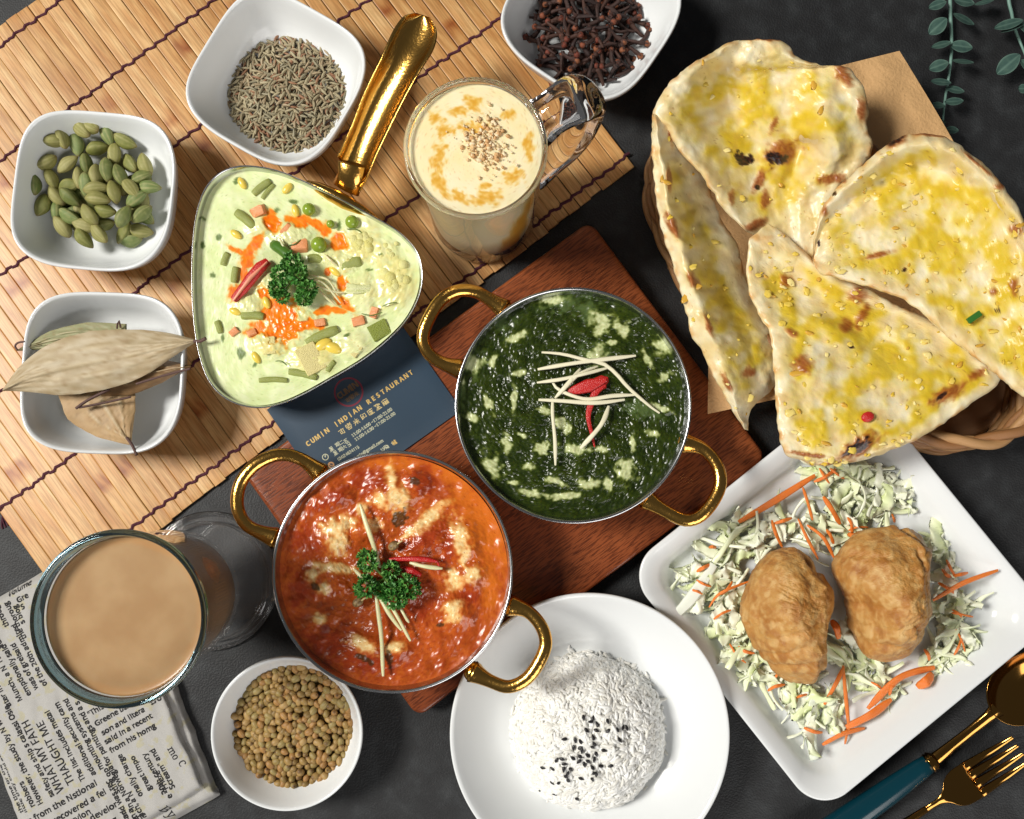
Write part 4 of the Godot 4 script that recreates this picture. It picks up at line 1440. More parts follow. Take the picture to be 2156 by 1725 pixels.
func green_curry() -> void:
	var K := [389.3, 329.4, 0.3125]
	var pts := mapped([360, 62, 230, 108, 130, 220, 75, 380, 50, 560, 42, 760, 45, 960, 60, 1150, 90, 1330, 150, 1500, 240, 1610, 360, 1675, 500, 1697, 640, 1672, 800, 1604, 1000, 1492, 1200, 1372, 1380, 1228, 1500, 1100, 1575, 960, 1603, 830, 1590, 700, 1540, 600, 1430, 495, 1250, 390, 1050, 285, 850, 185, 650, 100, 500, 66], K[0], K[1], K[2])
	var ring := spline(pts, 320)
	var c := Vector2(615, 606)
	var hr := 0.043
	var at := plan(c.x, c.y, hr)
	at.y = MAT_H
	var t := thing("triangular_pan", "rounded triangular metal pan of pale green vegetable curry with long brass handle", "curry pan", at)
	var g := Geo.new()
	var d := hr - MAT_H
	var r3 := fit(ring, c, 1.0, hr)
	var mid := plan(c.x, c.y, hr)
	var rings := []
	for s in [[0.72, 0.0], [0.78, 0.0006], [0.87, 0.12], [0.945, 0.4], [0.985, 0.85], [0.993, 0.965]]:
		rings.append(shaped(r3, mid, s[0], MAT_H + d * s[1] if s[1] > 0.01 else MAT_H + s[1]))
	g.loft(rings, true)
	part("pan_outside", g, m_steel, t)
	rings = []
	g = Geo.new()
	for s in [[0.993, 0.96], [1.0, 0.985], [0.999, 1.0], [0.993, 1.003], [0.985, 0.99], [0.978, 0.93], [0.94, 0.5], [0.85, 0.14], [0.5, 0.08]]:
		rings.append(shaped(r3, mid, s[0], MAT_H + d * s[1]))
	g.loft(rings, false, true)
	part("pan_lining", g, m_steel, t)
	# handle: a long trough of brass that rises from a bracket and ends in a rounded scoop
	var left := mapped([-28, 985, 10, 905, 70, 770, 130, 610, 190, 480, 250, 360, 310, 225, 352, 150, 400, 98, 470, 80], 718.7, 0, 0.33333)
	var right := mapped([118, 1215, 165, 1130, 225, 985, 300, 830, 370, 690, 450, 540, 520, 420, 585, 310, 604, 200, 560, 110], 718.7, 0, 0.33333)
	var nl := 46
	var sl := spline(left, nl, false)
	var sr := spline(right, nl, false)
	g = Geo.new()
	var loops := []
	for j in nl:
		var f := j / float(nl - 1)
		var h := lerpf(0.042, 0.062, smoothstep(0.0, 0.8, f)) - 0.0015 * sin(PI * f)
		var loop := PackedVector3Array()
		var deep := 0.0058 * (1.0 - 0.35 * clampf((f - 0.8) / 0.2, 0, 1))
		for i in 17:
			var u := i / 16.0
			var q := sl[j].lerp(sr[j], lerpf(0.045, 0.955, u))
			var prof := pow(absf(2.0 * u - 1.0), 2.4)
			loop.append(plan(q.x, q.y, h - deep * (1.0 - prof)))
		for i in 17:
			var u := 1.0 - i / 16.0
			var q := sl[j].lerp(sr[j], u)
			var prof := pow(absf(2.0 * u - 1.0), 2.8)
			loop.append(plan(q.x, q.y, h - 0.0002 - (deep + 0.0014) * (1.0 - prof)))
		loops.append(loop)
	g.loft(loops, true, true)
	part("handle", g, m_gold, t)
	g = Geo.new()
	var br := PackedVector3Array()
	for q in mapped([820, 180, 900, 222, 985, 268, 1080, 320, 1180, 370, 1295, 432], K[0], K[1], K[2]):
		br.append(plan(q.x + 1, q.y - 3, hr - 0.006))
	g.tube(br, [0.001, 0.0034, 0.0044, 0.0046, 0.0034, 0.0012], 12, Vector3.UP, 1.25)
	part("handle_bracket", g, m_gold, t)
	g = Geo.new()
	g.tube(PackedVector3Array([plan(728, 398, hr - 0.008), plan(738, 372, hr - 0.004), plan(741, 345, hr + 0.0005)]), [0.009, 0.008, 0.0085], 16, Vector3.UP, 0.5)
	part("handle_neck", g, m_gold, t)
	# the sauce, with oily orange pools
	var oil := scaled([[650, 1110, 95, 130, 0], [560, 1060, 40, 60, 20], [760, 1150, 120, 34, -12], [880, 1130, 60, 26, 20], [470, 1180, 60, 24, -10], [620, 1010, 40, 50, 0], [760, 435, 70, 30, 12], [870, 450, 70, 26, 25], [945, 500, 34, 40, 30], [1030, 575, 55, 52, 0], [590, 430, 44, 62, -20], [480, 590, 34, 60, 25], [420, 690, 36, 70, 10], [360, 640, 60, 14, 25],
		[400, 780, 24, 44, 0], [540, 940, 30, 60, -30], [1060, 850, 30, 46, 0], [960, 775, 24, 24, 0], [1060, 980, 70, 26, 40], [940, 1040, 60, 24, -10], [330, 920, 34, 50, 20], [1020, 1035, 60, 16, 10], [1110, 1030, 36, 12, 20], [600, 480, 26, 40, 0], [500, 1140, 50, 24, 0]], K[0], K[1], K[2])
	var lump := scaled([[1180, 590, 120, 130, 0], [1420, 850, 120, 150, 0], [1180, 900, 110, 100, 0], [860, 1370, 130, 90, 0], [560, 1270, 110, 80, 0], [700, 530, 110, 80, 0], [560, 860, 90, 90, 0], [980, 680, 100, 60, 0], [1340, 660, 90, 90, 0], [1130, 1270, 110, 80, 0], [420, 1000, 80, 60, 0], [720, 1150, 140, 110, 0], [530, 470, 90, 50, 0], [1250, 440, 70, 70, 0], [1080, 720, 90, 70, 0]], K[0], K[1], K[2])
	var warm := scaled([[850, 1360, 130, 80, 10], [1400, 840, 130, 150, 0], [1200, 600, 110, 110, 0], [560, 1270, 80, 60, 0], [930, 1300, 90, 60, 0], [560, 960, 90, 80, 0]], K[0], K[1], K[2])
	var speck := scaled([[230, 540, 16, 22, 0], [185, 800, 16, 16, 0], [380, 1330, 26, 30, 0], [350, 165, 14, 22, 30], [730, 305, 26, 14, 0], [620, 360, 18, 22, 0], [1040, 470, 16, 32, 10], [1250, 765, 28, 7, 0], [470, 1405, 8, 22, 30], [255, 1225, 12, 22, 0], [1320, 660, 20, 6, 0], [120, 600, 14, 20, 0], [1090, 1205, 22, 10, -20], [120, 420, 20, 8, 40], [570, 1335, 14, 8, 0], [610, 545, 18, 10, 40]], K[0], K[1], K[2])
	for e in oil:
		e[2] *= 1.14
		e[3] *= 1.14
	var inner := PackedVector2Array()
	for p in ring: inner.append(c + (p - c) * 0.976)
	var look := func(x: float, y: float, f: float) -> Array:
		var n1 := nz.get_noise_2d(x * 0.016 + 10, y * 0.016)
		var n2 := nf.get_noise_2d(x * 0.06, y * 0.06 + 20)
		var n3 := nf.get_noise_2d(x * 0.24, y * 0.24)
		var col := srgb(216, 228, 164).lerp(srgb(228, 234, 186), clampf(0.5 + n1, 0, 1)).lerp(srgb(206, 222, 150), clampf(n2 * 0.7, 0, 0.5))
		var up := patch_of(x, y, lump, 0.2, 0.7)
		col = col.lerp(srgb(228, 222, 160), up * 0.6)
		col = col.lerp(srgb(226, 206, 122), 0.5 * patch_of(x, y, warm, 0.6, 0.5))
		col = col.lerp(srgb(226, 156, 48), 0.7 * patch_of(x, y, oil, 0.7, 0.7))
		var o := patch_of(x, y, oil, 0.42, 0.2)
		col = col.lerp(srgb(246, 130, 22).lerp(srgb(228, 90, 16), clampf(n2 * 0.8 + 0.1, 0, 0.7)), o)
		col = col.lerp(srgb(74, 96, 42), 0.8 * patch_of(x, y, speck, 0.6, 0.3))
		if n3 > 0.5: col = col.lerp(srgb(132, 148, 74), (n3 - 0.5) * 1.5)
		return [col, 0.0026 * up * (1.0 - 0.75 * o) + 0.0003 * n1 + 0.0005 * n2 * (0.1 + up) + 0.00006 * n3]
	g = sauce(inner, c, hr - 0.0055, 140, look)
	solo("green_sauce", g, sauce_mat(0.27, 0.008, 0.003), "pale green creamy sauce with orange chilli oil pools", "curry", plan(c.x, c.y, hr - 0.01))
	var H := hr - 0.0045
	var P := func(x: float, y: float, h: float) -> Vector3:
		return plan(K[0] + x * K[2], K[1] + y * K[2], H + h)
	# vegetables half sunk in the sauce
	var vm := mat(srgb(132, 156, 52), 0.22)
	var peas := [[835, 357, 44, "round green pea alone near the handle in the green curry"], [902, 595, 54, "large shiny green pea beside the carrot pieces in the green curry"], [1125, 442, 46, "green pea coated in sauce near the pan edge in the green curry"], [980, 455, 28, "small pea mostly sunk in the green curry"]]
	for s in peas:
		var q := Geo.new()
		var r: float = s[2] * K[2] * UNIT * 0.93
		var p: Vector3 = P.call(s[0], s[1], r * 0.35)
		q.ball(p, Vector3.ONE * r, 22, 14)
		solo("green_pea", q, vm, s[3], "pea", p)
	var bm := bumpy(mat(srgb(150, 158, 84), 0.3), noise(0.04, 3), Vector3(120, 120, 120), 0.02)
	for s in [[460, 255, 575, 165, 30, 0], [520, 285, 600, 190, 18, 0], [345, 375, 470, 480, 38, 0], [255, 735, 290, 650, 26, 0], [330, 850, 345, 745, 30, 0], [380, 1075, 530, 1080, 34, 0], [215, 1110, 240, 1190, 26, 0], [820, 1260, 1030, 1165, 40, 0], [700, 1450, 890, 1490, 30, 0], [500, 1510, 690, 1510, 22, 0], [590, 590, 710, 680, 44, 1], [830, 690, 930, 700, 36, 0], [1060, 760, 1190, 700, 50, 0], [960, 1450, 1010, 1380, 26, 0]]:
		var q := Geo.new()
		var rr: float = s[4] * K[2] * UNIT * 0.80
		var path := PackedVector3Array()
		for i in 7:
			var f := i / 6.0
			path.append(P.call(lerpf(s[0], s[2], f), lerpf(s[1], s[3], f) - 8 * sin(PI * f), rr * (-0.35 if s[4] < 30 else -0.25) + (0.006 if s[5] else 0.0) * f))
		q.tube(path, [rr * 0.82, rr, rr * 1.02, rr, rr * 1.02, rr, rr * 0.82], 12, Vector3.UP, 0.8)
		var dark := mat(srgb(72, 112, 36), 0.3)
		solo("green_bean_piece", q, dark if s[5] else bm, "dark green bean end sticking out behind the parsley" if s[5] else "cut piece of cooked green bean in the pale green curry", "green bean", path[3], "" if s[5] else "cut green beans in the green curry")
	var cm := bumpy(mat(srgb(234, 156, 104), 0.3), noise(0.04, 3), Vector3(90, 90, 90), 0.02)
	for s in [[495, 370, 52, 0.4], [690, 500, 48, 0.9], [775, 605, 62, 0.1], [1170, 1110, 46, 0.3], [1275, 1050, 40, 1.2], [330, 1180, 34, 0.7], [910, 1120, 40, 0.2], [450, 1190, 34, 0.5]]:
		var q := Geo.new()
		var r: float = s[2] * K[2] * UNIT * 0.84
		var p: Vector3 = P.call(s[0], s[1], -r * 0.2)
		q.box(p, Vector3(r, r * 0.5, r * 0.72), rot(s[3], rng.randf_range(-0.35, 0.35), rng.randf_range(-0.35, 0.35)))
		for i in q.v.size():
			q.v[i] += Vector3(rng.randf_range(-1, 1), rng.randf_range(-1, 1), rng.randf_range(-1, 1)) * r * 0.12
		solo("carrot_cube", q, cm, "small orange carrot piece half sunk in the pale green curry", "carrot piece", p, "carrot pieces in the green curry")
	var ym := mat(srgb(232, 204, 88), 0.25)
	for s in [[385, 180, 60], [690, 215, -50], [745, 365, 75], [345, 525, 35], [340, 1045, 20], [480, 1355, 60], [1000, 1290, 20], [930, 1270, -30], [550, 985, 70], [1010, 775, 40]]:
		var q := Geo.new()
		var big: float = 1.5 if s[0] > 920 and s[1] > 1200 else 1.0
		var p: Vector3 = P.call(s[0], s[1], -0.0003)
		q.ball(p, Vector3(0.0040, 0.0018, 0.0022) * big, 14, 9, rot(-deg_to_rad(s[2])))
		solo("corn_kernel", q, ym, "yellow sweetcorn kernel floating in the pale green curry", "corn kernel", p, "corn kernels in the green curry")
	# pale cauliflower florets and cabbage under the sauce skin
	var fm := bumpy(painted(0.35), noise(0.03, 4), Vector3(80, 80, 80), 0.05)
	for s in [[1190, 590, 95, 0], [1420, 830, 100, 0], [1360, 640, 60, 0], [850, 1365, 100, 1], [1180, 900, 90, 2], [570, 1275, 60, 1], [1130, 1290, 60, 1], [1310, 1170, 74, 3]]:
		var q := Geo.new()
		var r: float = s[2] * K[2] * UNIT * 0.93
		var p: Vector3 = P.call(s[0], s[1], 0.0)
		var a: Color = [srgb(226, 222, 152), srgb(228, 214, 146), srgb(196, 204, 126), srgb(138, 150, 62)][s[3]]
		if s[3] == 0:
			for k in 16:
				var w := Vector3(rng.randfn() * 0.45, rng.randf() * 0.12, rng.randfn() * 0.45) * r
				q.ball(p + w - Vector3(0, r * 0.13, 0), Vector3.ONE * r * rng.randf_range(0.26, 0.42), 12, 8)
				q.paint(a.lerp(srgb(214, 206, 120), rng.randf()))
			solo("cauliflower_floret", q, fm, "pale knobbly cauliflower floret under a skin of green curry sauce", "cauliflower", p, "cauliflower florets in the green curry")
		elif s[3] == 1:
			q.box(p, Vector3(r, r * 0.22, r * 0.72), rot(0.3 + s[0], 0.08, 0.06))
			q.paint(a)
			solo("potato_piece", q, fm, "flat pale potato piece breaking the surface of the green curry", "potato", p, "potato pieces in the green curry")
		elif s[3] == 2:
			for k in 6:
				var e := rng.randf_range(-0.5, 0.5)
				q.tube(PackedVector3Array([p + Vector3(-r, 0.0004, r * e), p + Vector3(-0.2 * r, 0.0022, r * (e * 0.7 + 0.1)), p + Vector3(r * 0.8, 0.0008, r * (e * 1.2 - 0.15 + k * 0.08))]), 0.0013, 6, Vector3.UP, 0.5)
				q.paint(a.lerp(srgb(224, 226, 176), rng.randf()))
			solo("cabbage_piece", q, fm, "frayed pale green cabbage piece in the green curry", "cabbage", p)
		else:
			q.box(p, Vector3(r * 0.9, r * 0.12, r * 0.75), rot(0.5, 0.1, -0.12))
			q.paint(a)
			solo("pepper_square", q, fm, "square olive green pepper piece at the pan edge in the green curry", "green pepper", p)
	var a3 := PackedVector3Array()
	for q in [[325, 965, 0.0012], [390, 895, 0.0026], [450, 815, 0.0034], [510, 745, 0.0034], [560, 705, 0.002]]:
		a3.append(P.call(q[0], q[1], q[2]))
	g = Geo.new()
	g.tube(a3, [0.0022, 0.0032, 0.0036, 0.0036, 0.0024], 9, Vector3.UP, 0.5)
	solo("chilli_strip", g, m_chilli, "wide red chilli strip lying slanted on the green curry", "chilli strip", a3[2])
	g = Geo.new()
	g.tube(PackedVector3Array([a3[0] + Vector3(0.0005, 0.002, 0.001), a3[2] + Vector3(0, 0.002, 0.0004), a3[4] + Vector3(0, 0.0018, 0.001)]), [0.0006, 0.0013, 0.0007], 6)
	solo("chilli_rib", g, mat(srgb(232, 150, 120), 0.3), "pale inner rib along the wide red chilli strip", "chilli rib", a3[2] + Vector3(0, 0.002, 0))
	for s in [[830, 815, 940, 860, 1050, 990], [840, 830, 960, 900, 1075, 920], [850, 850, 930, 930, 1020, 1010], [820, 800, 960, 830, 1030, 940], [640, 550, 660, 600, 700, 650], [940, 660, 980, 700, 1030, 740]]:
		var list := mapped(s, K[0], K[1], K[2])
		stick("ginger_shred", list, [H + 0.003, H + 0.0042, H + 0.0018], 0.0008, m_ginger, "fine yellow ginger shred beside the parsley on the green curry", "ginger strip", "ginger shreds on the green curry")
	for s in [[1090, 490, 1150, 490, 1200, 520], [1330, 1010, 1380, 990, 1430, 985], [690, 600, 740, 590, 780, 560], [610, 1380, 650, 1380, 690, 1410], [1190, 1060, 1260, 1070, 1330, 1050]]:
		stick("herb_thread", mapped(s, K[0], K[1], K[2]), [H + 0.0012, H + 0.0026, H + 0.0014], 0.0004, mat(srgb(92, 116, 48), 0.4), "hair thin green herb thread on the green curry", "herb thread", "herb threads on the green curry")
	parsley(P.call(735, 830, 0.002), [[-0.0065, -0.002, 0.006, 0.0058], [0.0005, -0.0085, 0.006, 0.0062], [0.004, -0.002, 0.007, 0.0056], [0.0090, 0.0065, 0.005, 0.0058], [-0.0085, 0.0065, 0.004, 0.005], [0.0065, 0.0115, 0.003, 0.0048], [-0.006, 0.0105, 0.003, 0.0035]], "bushy curly parsley sprig in the middle of the green curry")

# ---------------------------------------------------------------- drinks
func lassi_mug() -> void:
	var h := 0.12
	var at := plan(1001, 309, h)
	at.y = MAT_H
	var t := thing("glass_mug", "clear glass mug with thick ear handle full of yellow mango lassi", "glass mug", at)
	var g := lathe(at, [[0.0305, 0.0], [0.0325, 0.0008], [0.0338, 0.004], [0.0336, 0.02], [0.0340, 0.06], [0.0352, 0.1], [0.0360, 0.1115]], 128, true, false)
	part("glass_wall", g.outward(), m_pane, t)
	g = lathe(at, [[0.0336, 0.1118], [0.0361, 0.1118], [0.0364, 0.1150], [0.0363, 0.1166], [0.0354, 0.1175], [0.0344, 0.1172], [0.0337, 0.1158]], 128, true, true)
	g = Geo.new()
	var lip := []
	for s in [[0.03375, 0.1120], [0.0350, 0.1116], [0.0361, 0.1120], [0.0365, 0.1140], [0.0364, 0.1164], [0.0358, 0.1174], [0.0349, 0.1175], [0.0340, 0.1168], [0.03365, 0.1148], [0.03375, 0.1120]]:
		lip.append(circle(at, s[0], at.y + s[1], 128))
	g.loft(lip)
	part("glass_rim", g.outward(), m_glass, t)
	g = lathe(at, [[0.030, 0.0006], [0.0318, 0.0012], [0.0330, 0.004], [0.0328, 0.0085], [0.030, 0.0096]], 128, true, true)
	part("glass_base", g.outward(), m_glass, t)
	var out := plan(1236, 212, 0.1) - at
	out.y = 0
	out = out.normalized()
	var side := out.cross(Vector3.UP)
	var path := PackedVector3Array()
	var rr := []
	var prof := spline([Vector2(34.0, 101), Vector2(42, 106), Vector2(53, 109), Vector2(63, 106), Vector2(69, 96), Vector2(70, 80), Vector2(67, 60), Vector2(59, 42), Vector2(47, 33), Vector2(33.6, 29)], 48, false)
	for i in prof.size():
		var f := i / 47.0
		path.append(at + out * prof[i].x * 0.001 + Vector3(0, prof[i].y * 0.001, 0))
		rr.append(0.0056 * (1.0 + 0.35 * exp(-pow((f - 0.22) / 0.12, 2.0)) + 0.3 * exp(-pow((f - 0.0) / 0.08, 2.0)) + 0.3 * exp(-pow((f - 1.0) / 0.08, 2.0))))
	g = Geo.new()
	g.tube(path, rr, 18, side, 1.75)
	part("glass_handle", g.outward(), m_glass, t)
	# the drink, with amber syrup streaks down the inside of the glass
	var top_c := Vector2(1001, 309)
	var stains := scaled([[830, 625, 60, 44, 0], [740, 670, 60, 30, 0], [650, 800, 46, 44, 20], [605, 985, 40, 90, 0], [605, 1125, 36, 50, 0], [740, 1240, 60, 34, 20], [910, 1255, 90, 42, -15], [1080, 1110, 60, 40, 0], [580, 715, 40, 34, 0], [1070, 690, 50, 26, 0], [1190, 900, 30, 80, 0], [900, 1170, 40, 20, 0], [640, 1200, 60, 30, 40], [830, 780, 90, 30, 0]], 718.7, 0, 0.33333)
	var m := painted(0.3)
	m.subsurf_scatter_enabled = true
	m.subsurf_scatter_strength = 0.1
	g = Geo.new()
	var rings := []
	for s in [[0.029, 0.0102], [0.0308, 0.0128], [0.0313, 0.02], [0.0315, 0.035], [0.03165, 0.05], [0.0320, 0.065], [0.0325, 0.08], [0.0330, 0.095], [0.0335, 0.106], [0.03385, 0.1135]]:
		rings.append(circle(at, s[0] + 0.0004, at.y + s[1], 128))
	for k in range(1, 60):
		var f := 1.0 - k / 60.0
		rings.append(circle(at, 0.0337 * f + 0.0001, at.y + 0.1135 + 0.0004 * sqrt(1.0 - f), 128))
	g.loft(rings, true, true)
	for p in g.v:
		var q := atan2(p.z - at.z, p.x - at.x)
		var r := Vector2(p.x - at.x, p.z - at.z).length()
		var y := p.y - at.y
		var col := srgb(246, 234, 196).lerp(srgb(244, 226, 172), clampf(0.5 + nz.get_noise_3d(p.x * 60, y * 30, p.z * 60), 0, 1))
		if y < 0.112:
			var run := sin(q * 2.3 + 5.3 + y * 18.0 + 0.8 * nz.get_noise_2d(q * 2.0, y * 30.0))
			col = col.lerp(srgb(222, 150, 22), 0.9 * smoothstep(0.66, 0.95, run) * smoothstep(0.105, 0.08, y))
		else:
			var k := 1.0 / (UNIT * (1.0 - h / EYE))
			var x := top_c.x + (p.x - at.x) * k
			var z := top_c.y + (p.z - at.z) * k
			col = col.lerp(srgb(236, 190, 92), 0.75 * patch_of(x, z, stains, 0.9, 0.7))
			col = col.lerp(srgb(214, 150, 40), 0.8 * patch_of(x, z, stains, 0.95, 0.35) * clampf(0.6 + nf.get_noise_2d(x * 0.07, z * 0.07), 0, 1))
			var dots := nf.get_noise_2d(x * 0.5, z * 0.5)
			if dots > 0.45: col = col.lerp(srgb(204, 150, 90), (dots - 0.45) * 1.6)
		g.c.append(col)
	solo("mango_lassi", g, m, "creamy pale yellow mango lassi filling the glass mug", "drink", at + Vector3(0, 0.01, 0))
	var nuts := []
	var nm := painted(0.6)
	for k in 4:
		var s := Geo.new()
		s.ball(Vector3.ZERO, Vector3(0.0013, 0.0010, 0.0012), 7, 5)
		for i in s.v.size():
			s.v[i] *= 1.0 + 0.8 * nf.get_noise_3d(s.v[i].x * 900, s.v[i].y * 900 + k * 7, s.v[i].z * 900)
			s.c.append([srgb(232, 206, 160), srgb(222, 188, 138), srgb(238, 216, 178), srgb(206, 160, 108)][k])
		nuts.append(s.mesh())
	for i in 240:
		var a := rng.randf() * TAU
		var r := sqrt(rng.randf())
		var x := 718.7 + (900 + rng.randfn() * 70 + rng.randf_range(-30, 60)) / 3.0
		var z := (900 + rng.randfn() * 85) / 3.0
		var p := plan(x, z, 0.1165)
		if Vector2(p.x - at.x, p.z - at.z).length() > 0.026: continue
		var kk := 0.3 + 0.8 * pow(rng.randf(), 2.0)
		place("nut_crumb", nuts[rng.randi() % 4], nm, "crushed nut crumb sprinkled in the middle of the mango lassi", "nut crumb", "nut crumbs on the lassi", Transform3D(rot(a, rng.randf() * 3.0).scaled(Vector3.ONE * kk), Vector3(p.x, at.y + 0.1142 + 0.0009 * rng.randf(), p.z)))

func tea_glass() -> void:
	var at := plan(440, 1224, 0.003)
	at.y = 0.0002
	var t := thing("footed_glass", "clear footed glass of milk tea with a wide round foot", "glass", at)
	var g := lathe(at, [[0.036, 0.0], [0.0415, 0.0004], [0.0427, 0.0016], [0.0424, 0.0030], [0.0405, 0.0036], [0.0392, 0.0030], [0.0378, 0.0044], [0.0364, 0.0046], [0.0352, 0.0036], [0.034, 0.0040], [0.026, 0.0062], [0.014, 0.0095], [0.0095, 0.014], [0.009, 0.019], [0.0105, 0.023], [0.001, 0.0235]], 144, true, true)
	part("glass_foot", g.outward(), m_pane, t)
	for fr in [[0.0418, 0.0017, 0.0015], [0.0366, 0.0040, 0.0008], [0.0100, 0.0185, 0.0016]]:
		g = Geo.new()
		var hoop := []
		for s in 9:
			hoop.append(circle(at, fr[0] + fr[2] * cos(TAU * s / 8), at.y + fr[1] + fr[2] * sin(TAU * s / 8), 96))
		g.loft(hoop)
		part("foot_ring", g.outward(), m_glass, t)
	g = lathe(at, [[0.0108, 0.0236], [0.022, 0.034], [0.0315, 0.0445], [0.0362, 0.058], [0.0378, 0.075], [0.0383, 0.095], [0.0394, 0.111], [0.0412, 0.1215]], 144, true, false)
	part("glass_wall", g.outward(), m_pane, t)
	g = lathe(at, [[0.034, 0.0602], [0.0352, 0.075], [0.0357, 0.095], [0.0374, 0.111], [0.0390, 0.1215]], 144, false, false)
	part("inner_wall", g, m_pane, t)
	g = Geo.new()
	var lip := []
	for s in [[0.0386, 0.1222], [0.0400, 0.1214], [0.0413, 0.1222], [0.0424, 0.1255], [0.0427, 0.1272], [0.0421, 0.1285], [0.0409, 0.1290], [0.0398, 0.1284], [0.0391, 0.1262], [0.0386, 0.1222]]:
		lip.append(circle(at, s[0], at.y + s[1], 144))
	g.loft(lip)
	part("glass_rim", g.outward(), clear_glass(Color(0.5, 0.62, 0.66, 0.0)), t)
	var m := painted(0.18)
	m.subsurf_scatter_enabled = true
	m.subsurf_scatter_strength = 0.08
	g = Geo.new()
	var rings := []
	for s in [[0.008, 0.0316], [0.02, 0.037], [0.029, 0.0463], [0.0335, 0.0578], [0.0351, 0.075], [0.0356, 0.095], [0.0366, 0.108], [0.0374, 0.1155], [0.0382, 0.119]]:
		rings.append(circle(at, s[0] + 0.0001, at.y + s[1], 128))
	for k in range(0, 40):
		var f := 1.0 - k / 40.0
		rings.append(circle(at, 0.0385 * f, at.y + 0.1205 - 0.0008 * (1.0 - pow(f, 14.0)), 128))
	g.loft(rings, true, true)
	for p in g.v:
		var n := nz.get_noise_2d(p.x * 38, p.z * 38)
		var r := Vector2(p.x - at.x, p.z - at.z).length()
		var col := srgb(178, 146, 108).lerp(srgb(166, 132, 95), clampf(0.5 + n, 0, 1))
		if p.y - at.y > 0.1192: col = col.lerp(srgb(190, 136, 84), smoothstep(0.0335, 0.0365, r + 0.0012 * n) * 0.35)
		g.c.append(col)
	solo("milk_tea", g, m, "light brown milk tea in the footed glass", "drink", at + Vector3(0, 0.035, 0))

# ---------------------------------------------------------------- bread basket
const BREAD := [1332.5, 59.9, 0.3819]
var garlic_spots := []

func grid_at(rows: Array, t: float, u: float) -> float:
	var col := []
	for r in rows:
		var k: float = u * (r.size() - 1)
		var i := mini(int(k), r.size() - 2)
		col.append(cubic_interpolate(r[i], r[i + 1], r[maxi(i - 1, 0)], r[mini(i + 2, r.size() - 1)], k - i))
	var k2 := t * (col.size() - 1)
	var j := mini(int(k2), col.size() - 2)
	return cubic_interpolate(col[j], col[j + 1], col[maxi(j - 1, 0)], col[mini(j + 2, col.size() - 1)], k2 - j)

